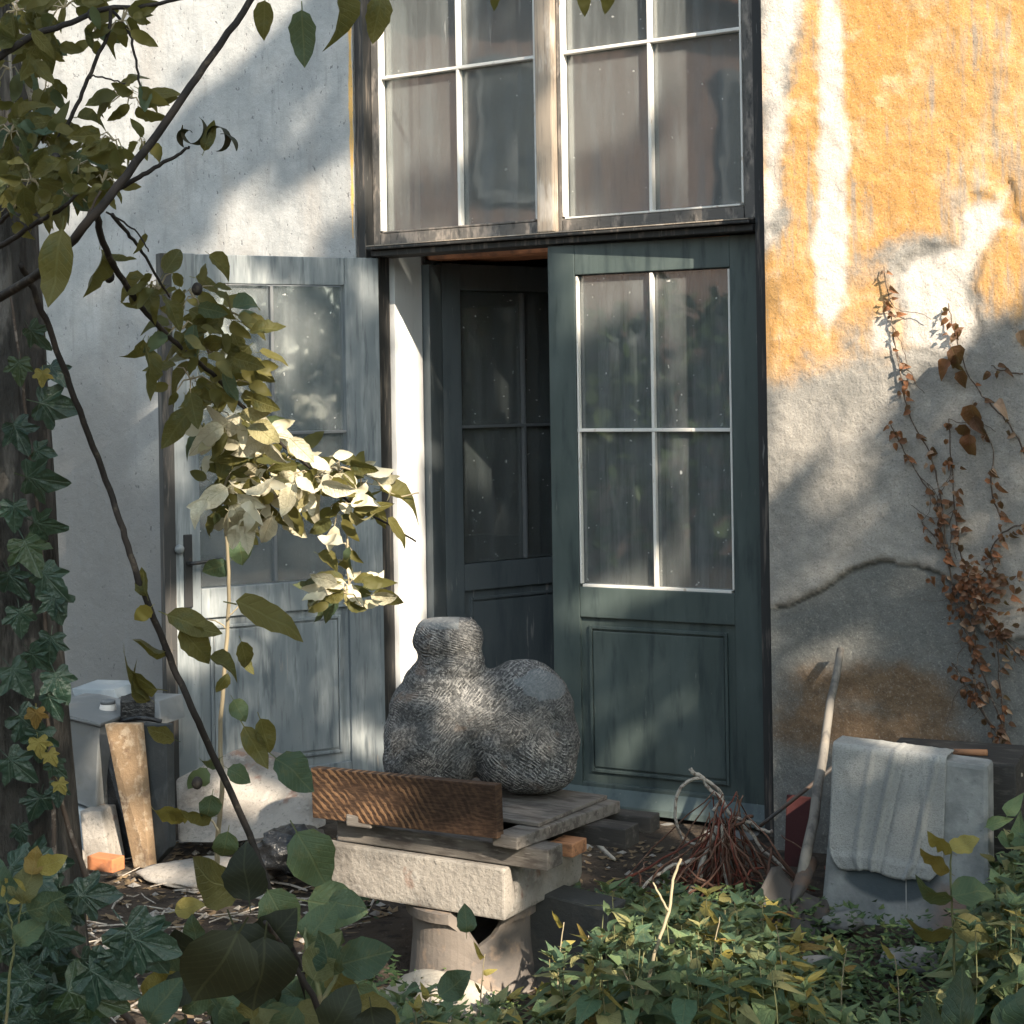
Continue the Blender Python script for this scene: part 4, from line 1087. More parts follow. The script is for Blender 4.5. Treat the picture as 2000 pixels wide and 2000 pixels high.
def pleaf(kind, px, py, Z, lpx, ang, parent, tilt=None, rnd_=.5, dz=None):
    """leaf whose base is under (px,py), pointing at ang degrees in the picture (0 right, 90 up), lpx long"""
    a = rad(ang); size = lpx * K * Z / F
    dz = random.uniform(-.35, .35) if dz is None else dz
    d = R_ * math.cos(a) + U_ * math.sin(a) + F_ * dz
    nn = -F_ + R_ * random.uniform(-rnd_, rnd_) + U_ * (random.uniform(-rnd_, rnd_) + .25)
    if tilt is not None: nn = -F_ * math.cos(rad(tilt)) + (R_ * -math.sin(a) + U_ * math.cos(a)) * math.sin(rad(tilt))
    return place_leaf(kind, at(px, py, Z), d, nn, size * math.sqrt(1 + dz * dz) , parent)

# ------------------------------------------------------------------ apple tree in the foreground
ap = empty('apple_tree', (-.95, 2.6, 0), 0, 'apple tree with dark branches and olive leaves hanging across the left foreground', 'tree')
def br(pts, r0, r1, m='branch_bark', par=ap, nm='branch', sub=5, jit=.0012, n=7):
    P_ = [at(*p) - par.location for p in pts]
    return MB().tube(smooth_path(P_, sub, jit), [r0, r1], n).build(nm, m, par, 0, True)
br([(500, -60, 2.35), (470, 5, 2.35), (400, 105, 2.33), (330, 205, 2.3), (240, 330, 2.28), (155, 432, 2.26), (80, 510, 2.4), (-20, 575, 2.6), (-90, 640, 2.8)], .0042, .0075)
br([(-90, 640, 2.8), (-120, 1000, 2.8), (-130, 1500, 2.75), (-140, 2700, 2.7)], .03, .05, 'bark', nm='trunk', n=12)
br([(220, 357, 2.3), (262, 335, 2.3), (300, 312, 2.3), (335, 292, 2.3), (357, 276, 2.3)], .004, .0018)
br([(-40, 130, 2.5), (0, 108, 2.5), (60, 68, 2.5), (120, 48, 2.5), (200, 17, 2.5), (270, 12, 2.5), (350, -4, 2.5), (420, -20, 2.5)], .0065, .002)
br([(208, 15, 2.5), (205, 60, 2.5), (182, 110, 2.5), (155, 175, 2.5), (130, 230, 2.5), (112, 262, 2.5), (90, 340, 2.5), (30, 390, 2.55), (0, 420, 2.6)], .0026, .0035)
br([(212, 18, 2.52), (240, 55, 2.52), (252, 90, 2.5), (262, 150, 2.5), (268, 172, 2.5)], .0025, .0015)
br([(170, 148, 2.5), (180, 143, 2.5), (215, 152, 2.5), (245, 160, 2.5)], .0015, .0012)
br([(-60, 480, 2.5), (10, 460, 2.45), (60, 425, 2.4), (120, 390, 2.35), (165, 345, 2.35)], .005, .002)
br([(160, 430, 2.3), (170, 400, 2.3), (190, 360, 2.3)], .0025, .0015)
br([(182, 400, 2.3), (195, 455, 2.35), (232, 530, 2.45), (290, 605, 2.6), (345, 660, 2.7), (400, 705, 2.8), (450, 760, 2.9), (500, 810, 3.0), (545, 850, 3.05), (610, 905, 3.1), (670, 955, 3.15), (725, 985, 3.2), (785, 1022, 3.2)], .0050, .0018, n=7)
br([(212, 405, 2.35), (240, 440, 2.4), (268, 475, 2.45), (300, 530, 2.5), (320, 560, 2.55)], .003, .0015)
br([(200, 400, 2.3), (235, 420, 2.3), (265, 445, 2.3), (280, 475, 2.3)], .0015, .001)
br([(545, 850, 3.05), (590, 865, 3.05), (640, 880, 3.05), (700, 900, 3.08), (745, 935, 3.1), (790, 930, 3.1)], .0022, .0012, 'pale_stem')
br([(650, 945, 3.1), (655, 1000, 3.1), (655, 1060, 3.1), (662, 1130, 3.1)], .0022, .0016, 'pale_stem')
br([(30, 0, 2.7), (45, 110, 2.7), (60, 190, 2.7)], .006, .005, 'pale_twig')
br([(18, 80, 2.7), (30, 220, 2.7), (60, 290, 2.7)], .0025, .002, 'pale_twig')
# long leaning stem
br([(40, 500, 2.5), (62, 545, 2.55), (100, 640, 2.6), (150, 775, 2.65), (200, 905, 2.7), (232, 1000, 2.7), (262, 1095, 2.7), (320, 1240, 2.75), (362, 1335, 2.75), (400, 1420, 2.8), (470, 1575, 2.85), (505, 1670, 2.85), (540, 1765, 2.9), (600, 1935, 2.95), (680, 2200, 3.0), (760, 2600, 3.0)], .0046, .0068, n=8, sub=6)
apple_count = 0
def cluster(cx, cy, rx, ry, n, ln, Z, kind='apple', hang=.5, par=ap, twigs=True, seed=None):
    global apple_count
    tb_ = MB()
    if par is ap and cx > 230 and cy > 500: n = int(n * 1.45); ln *= .86; rx *= 1.3; ry *= 1.3
    else: n = int(n * 2.1); ln *= .92
    for i in range(n):
        a = random.uniform(0, 2 * PI); q = math.sqrt(random.random())
        ox, oy = math.cos(a) * q * rx, math.sin(a) * q * ry
        ang = math.degrees(math.atan2(-oy * (1 - hang) - hang * ry * random.uniform(.2, 1.4), ox + random.uniform(-.5, .5) * rx))
        L = ln * random.uniform(.6, 1.25)
        pleaf(kind, cx + ox * .8, cy + oy * .8, Z + random.uniform(-.12, .12), L, ang + random.uniform(-20, 20), par, dz=random.uniform(-.6, .6), rnd_=.9)
        apple_count += 1
        if twigs and i % 3 == 0:
            p0 = at(cx, cy, Z) - par.location; p1 = at(cx + ox * .8, cy + oy * .8, Z) - par.location
            tb_.tube([p0, p0.lerp(p1, .5) + Vector((0, 0, .008)), p1], [.0016, .0008], 4)
    if twigs and tb_.v: tb_.build('twig', 'pale_stem', par)
for c_ in [(20, 130, 45, 40, 6, 58, 2.7), (90, 150, 30, 30, 4, 55, 2.7), (120, 240, 50, 30, 5, 55, 2.6), (170, 280, 45, 25, 5, 55, 2.5), (40, 220, 50, 40, 7, 60, 2.7), (100, 340, 70, 40, 8, 60, 2.6), (10, 330, 30, 50, 6, 60, 2.6), (180, 60, 40, 25, 4, 50, 2.6),
           (30, 20, 60, 40, 10, 62, 2.6), (120, 15, 70, 28, 9, 60, 2.6), (230, 40, 50, 30, 7, 50, 2.5), (70, 80, 60, 28, 7, 60, 2.6),
           (20, 250, 45, 50, 11, 62, 2.6), (80, 270, 50, 40, 9, 62, 2.55), (150, 310, 70, 35, 12, 62, 2.45), (60, 340, 60, 45, 13, 62, 2.5), (130, 370, 50, 30, 8, 55, 2.4), (195, 345, 35, 35, 7, 50, 2.35), (20, 400, 30, 30, 4, 55, 2.5),
           (248, 185, 50, 36, 10, 52, 2.5), (215, 265, 42, 25, 6, 50, 2.4), (268, 270, 26, 20, 3, 42, 2.4),
           (300, 545, 50, 36, 9, 66, 2.55), (365, 560, 45, 35, 9, 62, 2.7), (345, 620, 45, 36, 10, 64, 2.65), (420, 600, 55, 30, 9, 66, 2.8), (395, 665, 50, 40, 12, 66, 2.75), (450, 665, 45, 35, 9, 66, 2.85), (360, 715, 45, 40, 9, 66, 2.75), (430, 730, 50, 36, 10, 66, 2.85)]:
    cluster(*c_)
for c_ in [(440, 800, 45, 36, 10, 62, 2.95), (490, 830, 55, 40, 12, 62, 3.0), (530, 880, 60, 40, 14, 58, 3.05), (470, 900, 50, 40, 8, 62, 3.0), (400, 830, 20, 30, 3, 60, 2.95), (420, 930, 40, 40, 5, 66, 2.95), (520, 940, 55, 36, 11, 64, 3.05), (590, 900, 45, 36, 9, 56, 3.08), (450, 960, 45, 28, 6, 62, 3.0)]:
    cluster(*c_, kind='apple'); cluster(c_[0], c_[1], c_[2], c_[3], int(c_[4] * 1.1), c_[5] * 1.1, c_[6] - .04, kind='pale')  # pale copies carry the cluster's sunlight in their colour
for c_ in [(640, 890, 50, 30, 8, 56, 3.1), (680, 925, 45, 30, 8, 56, 3.12), (640, 960, 30, 34, 5, 54, 3.1), (655, 1040, 28, 26, 4, 46, 3.1), (655, 1120, 58, 34, 13, 56, 3.1)]:
    cluster(*c_, kind='apple'); cluster(c_[0], c_[1], c_[2], c_[3], int(c_[4] * .7), c_[5], c_[6] - .03, kind='pale')
S1 = [('apple', 118, 432, 2.05, 148, -98, 0, 12), ('apple', 500, 2, 2.2, 76, -95, 0, 0), ('apple', 570, 20, 2.3, 110, -88, 0, 0), ('apple', 640, -20, 2.2, 110, -75, 50, 0), ('apple', 720, -10, 2.2, 96, -100, 10, 0),
      ('apple', 60, 60, 2.4, 62, -38, 20, 0), ('apple', 62, 115, 2.5, 60, -45, 30, 0), ('apple', 175, 12, 2.4, 46, -80, 0, 0), ('apple', 935, -25, 2.5, 45, -95, 0, 0), ('apple', 1100, -20, 2.5, 52, -85, 0, 0), ('apple', 1150, -22, 2.5, 50, -100, 0, 0),
      ('apple', 395, 480, 2.7, 62, -35, 30, 0), ('apple', 470, 625, 2.8, 70, 3, 40, 0), ('apple', 490, 665, 2.8, 58, 4, 50, 0), ('apple', 360, 770, 2.7, 92, -125, 0, 0), ('apple', 270, 640, 2.6, 60, -115, 50, 0), ('apple', 278, 650, 2.6, 105, -92, 65, 0), ('apple', 265, 575, 2.6, 45, -160, 50, 0),
      ('apple', 188, 470, 2.4, 100, -90, 68, 0), ('apple', 272, 440, 2.4, 45, -90, 55, 0), ('apple', 200, 492, 2.4, 60, 8, 60, 0),
      ('apple', 720, 925, 3.1, 90, -8, 60, 0), ('apple', 730, 980, 3.1, 68, -30, 50, 0), ('apple', 600, 1045, 3.1, 58, -25, 40, 0),
      ('apple', 278, 1125, 2.7, 58, 105, 20, 0), ('yellow', 285, 1145, 2.7, 45, -140, 10, 0), ('apple', 315, 1160, 2.75, 110, -22, 30, 0), ('apple', 445, 1140, 2.9, 150, -8, 40, 0), ('apple', 320, 1225, 2.75, 76, 172, 62, 0), ('apple', 340, 1185, 2.75, 100, -45, 20, 0), ('apple', 395, 1240, 2.8, 70, -15, 50, 0), ('apple', 455, 1210, 2.9, 70, -70, 20, 0),
      ('apple', 298, 1300, 2.75, 115, 175, 35, 0), ('apple', 285, 1320, 2.75, 76, 150, 55, 0), ('shrub', 330, 1395, 2.8, 60, 160, 30, 0), ('apple', 460, 1370, 2.85, 90, -60, 10, 0), ('apple', 490, 1355, 2.85, 80, -70, 20, 0), ('shrub', 390, 1450, 2.8, 56, -130, 20, 0), ('shrub', 400, 1500, 2.85, 60, -100, 20, 0),
      ('apple', 400, 1540, 2.85, 70, -175, 30, 0), ('shrub', 430, 1570, 2.85, 70, -100, 10, 0), ('shrub', 520, 1430, 2.9, 100, -38, 40, 0), ('shrub', 560, 1570, 2.9, 130, -60, 20, 0), ('shrub', 455, 1680, 2.8, 130, 168, 10, 0), ('shrub', 505, 1680, 2.8, 110, -60, 10, 0), ('shrub', 580, 1700, 2.8, 120, -10, 20, 0), ('shrub', 600, 1740, 2.85, 110, -75, 20, 0)]
for k_, x_, y_, z_, l_, a_, t_, _ in S1:
    pleaf(k_, x_, y_, z_, l_, a_, ap, tilt=t_, dz=0)
# curled dead leaves at the twig tip
for i, (x_, y_, rr_, a0, a1) in enumerate([(365, 245, 22, -200, 60), (410, 262, 19, -120, 200), (352, 262, 14, 40, 260), (420, 285, 26, 0, 100)]):
    vs = []; fs = []
    nn_ = 14
    for k in range(nn_ + 1):
        a = rad(a0 + (a1 - a0) * k / nn_)
        wz = .010 * math.sin(PI * (k + .5) / (nn_ + 1))
        c3 = at(x_ + rr_ * math.cos(a), y_ - rr_ * 1.25 * math.sin(a), 2.3) - ap.location
        vs += [c3 + F_ * wz + R_ * wz * .4, c3 - F_ * wz - R_ * wz * .2]
    for k in range(nn_): fs.append((2 * k, 2 * k + 2, 2 * k + 3, 2 * k + 1))
    o = MB().add(vs, fs).build('curled_leaf', 'dark_leaf', ap, 0, True)
pleaf('apple', 385, 285, 2.3, 60, 70, ap, tilt=0, dz=0)
# small fruits
for x_, y_ in ((175, 28), (73, 412), (372, 545), (372, 1477), (206, 522), (105, 300)):
    c3 = at(x_, y_, 2.45) - ap.location
    blob('apple_fruit', 'branch_bark', ap, c3, (.008, .008, .0095), 0, .1, 2, 2, x_)
print('apple leaves', apple_count + len(S1))
def pack_small(root, keep=290, name='small_leaves'):
    # the largest leaves stay single parts, the rest become one part
    lv = [c for c in root.children if c.name.split('.')[0] == 'leaf']
    bpy.context.view_layer.update()
    lv.sort(key=lambda o: -o.matrix_basis.to_scale()[0] / max(.5, (o.matrix_basis.translation + root.location).y))
    rest = lv[keep:]
    if not rest: return
    vs = []; fs = []; mi = []; mats = []
    for o in rest:
        m = o.matrix_basis; b = len(vs); mt = o.data.materials[0]
        if mt not in mats: mats.append(mt)
        vs += [tuple(m @ v.co) for v in o.data.vertices]
        for p in o.data.polygons: fs.append(tuple(i + b for i in p.vertices)); mi.append(mats.index(mt))
        bpy.data.objects.remove(o)
    me = bpy.data.meshes.new(name); me.from_pydata(vs, [], fs)
    for mt in mats: me.materials.append(mt)
    me.polygons.foreach_set('material_index', mi); me.shade_smooth()
    o = bpy.data.objects.new(name, me); COL.objects.link(o); o.parent = root; o['kind'] = 'stuff'
pack_small(ap)

# slender sapling in front of the open door
sap = empty('sapling', at(425, 1620, 4.6), 0, 'slender pale sapling rising in front of the open grey door', 'sapling')
sap.location.z = gz(sap.location.x, sap.location.y)
br([(432, 870, 4.3), (426, 980, 4.35), (432, 1100, 4.4), (428, 1200, 4.45), (415, 1390, 4.5), (420, 1480, 4.5), (412, 1560, 4.55), (408, 1650, 4.6)], .0035, .0075, 'pale_stem', sap, 'stem')
br([(430, 1165, 4.4), (445, 1150, 4.4), (462, 1130, 4.4)], .0022, .0015, 'pale_stem', sap)
br([(425, 1185, 4.4), (415, 1175, 4.4), (392, 1168, 4.4)], .0022, .0015, 'pale_stem', sap)
br([(412, 1570, 4.5), (395, 1545, 4.5), (350, 1535, 4.5)], .003, .002, 'pale_stem', sap)
for k_, x_, y_, l_, a_, t_ in [('shrub', 445, 1010, 68, -70, 20), ('shrub', 430, 1060, 60, -150, 20), ('apple', 455, 1000, 50, -40, 10), ('yellow', 350, 1540, 75, 178, 45), ('yellow', 355, 1545, 50, 165, 30), ('shrub', 440, 1320, 50, -60, 20), ('apple', 430, 1270, 46, -120, 20), ('apple', 455, 1235, 44, -60, 30), ('shrub', 430, 1450, 52, -30, 30), ('apple', 415, 1430, 50, -150, 30)]:
    pleaf(k_, x_, y_, 4.4, l_, a_, sap, tilt=t_, dz=0)

# ------------------------------------------------------------------ ivy-clad trunk at the left edge
iv = empty('old_tree', (at(10, 1000, 3.0).x, 3.0, 0), 0, 'rough old tree trunk overgrown with dark ivy at the left edge', 'tree')
tv = []; tf = []; nr_, na_ = 60, 30
for i in range(nr_ + 1):
    z = -.1 + 3.6 * i / nr_
    cxp = -10 - (z - 1.2) * 14
    c = at(0, 1000, 3.0); cx = (c.x - iv.location.x) + (.0 - .03 * (z - 1)) - .005
    r0 = .112 + .07 * math.exp(-z * 1.6) - .012 * z + (0 if z < 2.0 else -.0)
    for k in range(na_):
        a = 2 * PI * k / na_
        rr = r0 * (1 + .10 * n3(math.cos(a) * 1.5, math.sin(a) * 1.5, z * 1.2) + .07 * n3(math.cos(a) * 5, math.sin(a) * 5, z * 2.5) + .07 * abs(math.sin(a * 7 + z + 1.5 * n3(math.cos(a), math.sin(a), z * 2))))
        tv.append((cx + rr * math.cos(a), rr * math.sin(a), z))
for i in range(nr_):
    for k in range(na_): tf.append((i * na_ + k, i * na_ + (k + 1) % na_, (i + 1) * na_ + (k + 1) % na_, (i + 1) * na_ + k))
MB().add(tv, tf).build('trunk', 'bark', iv, 0, True)
ivc = empty('ivy', (iv.location.x, 2.85, 0), 0, 'dark green ivy climbing the old trunk and sprawling over the ground at its foot', 'ivy')
def brz(pts, r0, r1, m, par, nm='stem'): return br(pts, r0, r1, m, par, nm)
brz([(105, 1640, 2.86), (98, 1500, 2.86), (90, 1400, 2.86), (92, 1280, 2.86), (84, 1150, 2.87), (75, 1000, 2.88), (55, 850, 2.88), (40, 700, 2.88), (20, 560, 2.88)], .004, .002, 'vine_stem', ivc)
brz([(165, 1660, 2.9), (130, 1560, 2.9), (112, 1490, 2.9), (95, 1440, 2.88)], .005, .003, 'vine_stem', ivc)
brz([(250, 1932, 2.7), (180, 1850, 2.75), (120, 1760, 2.8), (100, 1650, 2.85)], .006, .004, 'vine_stem', ivc)
ivy_pts = [(50, 620, 80, -40), (90, 690, 70, -60), (70, 760, 110, -25), (30, 680, 70, -80), (20, 800, 90, -60), (60, 850, 60, 0), (45, 900, 115, -10), (20, 950, 80, -80), (60, 985, 90, -20), (40, 1020, 105, -60), (10, 1080, 90, -70),
           (75, 1080, 100, -50), (95, 1120, 90, -60), (100, 1130, 60, -100), (30, 1150, 80, -90), (90, 1200, 80, -95), (50, 1230, 80, -60), (98, 1270, 90, -65), (15, 1260, 100, -60), (85, 1310, 80, -80), (30, 1350, 100, -50), (70, 1380, 90, -100),
           (10, 1430, 100, -40), (90, 1440, 60, -50), (105, 1480, 60, -80), (70, 1500, 80, -110), (30, 1560, 60, -80)]
for x_, y_, l_, a_ in ivy_pts:
    pleaf('ivy', x_ + 6, y_, 2.84, l_ * .72, a_ + random.uniform(-15, 15), ivc, tilt=random.uniform(-30, 35), dz=random.uniform(-.3, .1))
for x_, y_, l_, a_ in [(68, 1340, 38, -90), (72, 1395, 40, -80), (92, 1420, 32, -60), (110, 1475, 30, -60), (80, 700, 32, -90)]:
    pleaf('ivy_y', x_, y_, 2.82, l_, a_, ivc, tilt=20, dz=0)
for i in range(95):                                 # lower mass
    x_ = abs(random.gauss(0, 95)); y_ = random.uniform(1620, 2040)
    if x_ > 90 + (y_ - 1600) * .42: x_ *= .5
    pleaf('ivy', x_, y_, 2.78 - (y_ - 1600) / 1200 + random.uniform(-.1, .1), random.uniform(50, 95), random.uniform(-140, 30), ivc, dz=random.uniform(-.5, .2), rnd_=.8)
for x_, y_, l_, a_ in [(240, 1750, 120, -50), (250, 1770, 100, -20), (150, 1690, 80, 0), (170, 1830, 110, -30), (130, 1870, 120, -20), (245, 1790, 90, -110)]:
    pleaf('ivy', x_, y_, 2.5, l_, a_, ivc, tilt=10, dz=0)
# seedling with broad leaves at the bottom-left
sd_ = empty('seedling', at(30, 1900, 2.3), 0, 'small seedling with yellow green rounded leaves before the ivy trunk', 'seedling')
br([(8, 1960, 2.3), (18, 1850, 2.3), (28, 1780, 2.3)], .0022, .0016, 'green_stem', sd_, 'stem')
br([(28, 1780, 2.3), (22, 1740, 2.3), (12, 1700, 2.3)], .0016, .001, 'green_stem', sd_, 'stem')
br([(28, 1780, 2.3), (35, 1740, 2.3), (42, 1700, 2.3)], .0016, .001, 'green_stem', sd_, 'stem')
for x_, y_, l_, a_, k_ in [(12, 1705, 90, 110, 'shrub'), (42, 1705, 90, 80, 'shrub'), (50, 1720, 80, 20, 'shrub'), (30, 1780, 70, 45, 'shrub'), (48, 1695, 70, 150, 'yellow'), (70, 1640, 60, 20, 'yellow'), (60, 1650, 55, 80, 'yellow'), (100, 1700, 60, -60, 'shrub')]:
    pleaf(k_, x_, y_, 2.28, l_, a_, sd_, tilt=random.uniform(-20, 30), dz=0)

# ------------------------------------------------------------------ dark shrub in the lower left foreground
shb = empty('hazel_shrub', at(560, 2100, 2.2), 0, 'shrub with large dark rounded leaves in the lower left foreground', 'shrub')
br([(690, 2300, 2.5), (640, 2050, 2.4), (600, 1900, 2.35), (540, 1800, 2.3), (500, 1740, 2.2)], .006, .003, 'branch_bark', shb)
br([(610, 1930, 2.4), (600, 1860, 2.4), (580, 1800, 2.45), (575, 1750, 2.5)], .004, .002, 'green_stem', shb)
br([(600, 1900, 2.4), (630, 1850, 2.45), (650, 1800, 2.5)], .004, .002, 'green_stem', shb)
br([(380, 2200, 2.2), (370, 2000, 2.1), (360, 1930, 2.0)], .006, .005, 'branch_bark', shb)
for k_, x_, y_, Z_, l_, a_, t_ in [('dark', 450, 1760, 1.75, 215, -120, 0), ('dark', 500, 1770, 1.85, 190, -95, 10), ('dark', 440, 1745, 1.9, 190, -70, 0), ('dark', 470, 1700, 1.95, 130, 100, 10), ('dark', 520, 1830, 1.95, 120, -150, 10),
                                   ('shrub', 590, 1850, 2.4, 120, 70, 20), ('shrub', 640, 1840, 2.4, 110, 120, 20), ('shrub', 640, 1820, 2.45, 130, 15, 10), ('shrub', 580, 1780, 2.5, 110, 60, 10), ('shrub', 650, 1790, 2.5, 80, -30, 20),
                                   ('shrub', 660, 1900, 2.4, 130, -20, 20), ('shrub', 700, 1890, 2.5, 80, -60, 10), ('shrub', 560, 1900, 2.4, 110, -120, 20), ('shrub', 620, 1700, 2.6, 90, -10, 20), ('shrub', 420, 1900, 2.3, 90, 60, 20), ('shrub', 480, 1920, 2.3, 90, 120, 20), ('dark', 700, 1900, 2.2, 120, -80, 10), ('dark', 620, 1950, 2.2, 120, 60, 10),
                                   ('yellow', 270, 1880, 2.6, 100, 30, 0), ('yellow', 290, 1820, 2.7, 60, 160, 10), ('shrub', 280, 1930, 2.5, 120, 60, 10), ('yellow', 330, 1720, 3.2, 70, 20, 30), ('shrub', 830, 1880, 2.9, 90, 40, 20), ('shrub', 880, 1760, 3.9, 64, 90, 0)]:
    pleaf(k_, x_, y_, Z_, l_ * .85, a_, shb, tilt=t_ + random.uniform(-12, 12), dz=0)
for i in range(70):
    x_ = random.uniform(330, 700); y_ = random.uniform(1760, 2000)
    if x_ > 560: y_ = max(y_, 1830)
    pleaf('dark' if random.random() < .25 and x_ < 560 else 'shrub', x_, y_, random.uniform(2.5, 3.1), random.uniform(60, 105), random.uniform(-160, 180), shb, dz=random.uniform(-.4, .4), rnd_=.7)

# ------------------------------------------------------------------ weed bed
def plant_proto(seed, h, nodes, kind, lsz):
    r = random.Random(seed)
    e = bpy.data.objects.new('leafy_weed', None); e.empty_display_size = .05
    lean = Vector((r.uniform(-.12, .12), r.uniform(-.12, .12), 1))
    pts = [lean * (h * t) + Vector((.01 * math.sin(t * 5 + seed), .01 * math.cos(t * 4), 0)) for t in (0, .25, .5, .75, 1)]
    items = []
    b = MB().tube(pts, [.0028, .0012], 5)
    a0 = r.uniform(0, PI)
    for i in range(nodes):
        t = .25 + .75 * (i / (nodes - 1)) ** .85
        p = lean * (h * t)
        a = a0 + i * PI / 2
        s = lsz * (1.0 - .55 * max(0, (t - .6)) / .4) * r.uniform(.85, 1.15)
        el = .15 + .9 * max(0, t - .75) / .25
        for q in (0, PI):
            d_ = Vector((math.cos(a + q) * math.cos(el), math.sin(a + q) * math.cos(el), math.sin(el))) + Vector((r.uniform(-.15, .15), r.uniform(-.15, .15), r.uniform(-.15, .1)))
            items.append((p + d_ * .006, d_, Vector((r.uniform(-.3, .3), r.uniform(-.3, .3), 1)), s))
    for q in range(3):
        a = r.uniform(0, 6.28)
        d_ = Vector((math.cos(a) * .5, math.sin(a) * .5, .9)); items.append((lean * h, d_, Vector((-d_.x, -d_.y, .5)), lsz * .4))
    return b, items
protos = []
for i in range(7):
    b_, it = plant_proto(i, 1.0, 6 + i % 3, 'nettle', 1)
    protos.append((i, 6 + i % 3))
stem_mesh = {}
weed_n = 0
GRP = 'leafy weeds in the bed'
def rough_clear(x, y):
    # keep clear of the stack, the slab and the shovel
    q = Vector((x, y, 0)) - Vector((C0.x, C0.y, 0))
    u, v = q.dot(xs_), q.dot(ys_)
    if -.72 < u < .12 and -.02 < v < .65: return False
    if .0 < u < .30 and -.05 < v < .32: return False
    q = Vector((x, y, 0)) - Vector((sp.x, sp.y, 0))
    u, v = q.dot(dirx), q.dot(Vector((-dirx.y, dirx.x, 0)))
    if -.02 < u < wS + .02 and -.06 < v < .5: return False
    q = Vector((x, y, 0)) - W0
    if q.dot(N) < .12: return False
    return True
ZONES = [(700, 'left of the broken pipe'), (860, 'in front of the broken pipe'), (1000, 'below the pale slab corner'), (1160, 'in front of the dark tilted block'), (1290, 'round the tan boulder'), (1430, 'in front of the twig heap'), (1560, 'in front of the shovel'), (1700, 'before the left half of the concrete slab'), (1850, 'before the right half of the concrete slab'), (1935, 'right of the concrete slab'), (2010, 'right of the slab just past the creeper'), (2090, 'under the far right wall'), (9999, 'at the far right end of the bed')]
def weed(x, y, h, lsz, seed, label='green weed with pairs of pointed toothed leaves in the bed before the house'):
    global weed_n
    r = random.Random(seed * 13 + 5)
    b_, it = plant_proto(seed % 9, h, 5 + seed % 3 + (1 if h > .3 else 0), 'nettle', lsz)
    e = empty('leafy_weed', (x, y, gz(x, y) - .01), r.uniform(0, 6.28), label, 'weed', GRP)
    b_.build('stem', 'green_stem', e, 0, True)
    for p, d_, nn_, s in it:
        kd = 'nettle' if seed % 5 else 'weed_round'
        if seed % 11 == 3: kd = 'weed_yellow'
        o = place_leaf(kd, p + e.location, d_, nn_, s * (.8 if kd == 'weed_round' else 1), e)
        weed_n += 1
    return e
cand = []
rw = random.Random(11)
tries = 0
pts_ = []
while tries < 12000 and len(pts_) < 285:
    tries += 1
    px = rw.uniform(600, 2180); Zc = rw.uniform(3.75, 5.35)
    p = CAM + ray(px * K, 0) * Zc; x, y = p.x, p.y
    if not rough_clear(x, y): continue
    # density picture: right part dense and tall, near the stack low
    py_base = (HY + EYE * F / y) / K
    if px < 860 and y > 4.25: continue
    if px > 1250 and px < 1480 and y > 5.1: continue
    if px > 1440 and px < 1560 and y > 4.75: continue
    if px >= 1560 and px < 1790 and y > 4.3: continue
    if px > 700 and px < 1000 and y > 4.1: continue
    dmin = .062 if y < 4.6 else .075
    if any((x - a) ** 2 + (y - b_) ** 2 < dmin ** 2 for a, b_, _ in pts_): continue
    ytop = np.interp(px, [600, 760, 860, 1000, 1060, 1160, 1280, 1420, 1500, 1600, 1700, 1800, 1850, 1932, 1990], [1800, 1790, 1820, 1850, 1690, 1660, 1680, 1680, 1780, 1870, 1870, 1760, 1620, 1570, 1540])
    ytop += rw.uniform(0, 70) + (40 if y < 4.2 else 0)
    h = EYE - (ytop * K - HY) * y / F
    h = min(max(h, .10), .46) * rw.uniform(.85, 1.05)
    pts_.append((x, y, h))
def weed_key(x, y, h):
    px = (1000 + F * x / y) / K
    zn = [t for lim, t in ZONES if px < lim][0]
    return ('tall' if h > .27 else 'middling' if h > .17 else 'short', zn, 'back row' if y > 4.75 else 'middle row' if y > 4.2 else 'front row')
ORD = ['leftmost', 'second from left', 'third from left', 'fourth from left', 'fifth from left', 'sixth from left', 'seventh from left', 'eighth from left', 'ninth from left', 'tenth from left', 'eleventh from left', 'twelfth from left', 'thirteenth from left', 'fourteenth from left', 'fifteenth from left', 'sixteenth from left', 'seventeenth from left', 'eighteenth from left']
weed_label = {}
groups_ = {}
for i, (x, y, h) in enumerate(pts_): groups_.setdefault(weed_key(x, y, h), []).append((x / y, i))
for k_, v_ in groups_.items():
    v_.sort()
    for q, (_, i) in enumerate(v_):
        weed_label[i] = '%s toothed weed %s, %s' % (k_[0], k_[1], k_[2]) + ('' if len(v_) == 1 else ', ' + (ORD[q] if q < 18 else 'near its right end'))
for i, (x, y, h) in enumerate(pts_):
    weed(x, y, h, rw.uniform(.085, .125), i, weed_label[i])
print('weeds', len(pts_), weed_n)
# a few special stems
tw2 = empty('dry_stalk', at(1230, 1932, 3.9), 0, 'pale dry forked stalk rising from the middle of the weeds', 'stalk')
br([(1195, 2010, 3.9), (1215, 1900, 3.9), (1235, 1800, 3.9), (1262, 1720, 3.92), (1270, 1660, 3.94), (1285, 1620, 3.95)], .0048, .003, 'pale_stem', tw2, 'stem')
br([(1262, 1720, 3.92), (1245, 1690, 3.92), (1232, 1665, 3.93)], .003, .002, 'pale_stem', tw2, 'stem')
br([(1215, 1900, 3.9), (1190, 1860, 3.9), (1175, 1830, 3.9)], .003, .002, 'pale_stem', tw2, 'stem')
tw3 = empty('tall_weed', at(1795, 1900, 4.0), 0, 'tall single weed with a curled yellow top leaf before the concrete slab', 'weed')
br([(1800, 1960, 4.0), (1800, 1800, 4.0), (1796, 1700, 4.0), (1793, 1640, 4.0), (1795, 1600, 4.0)], .0035, .002, 'green_stem', tw3, 'stem')
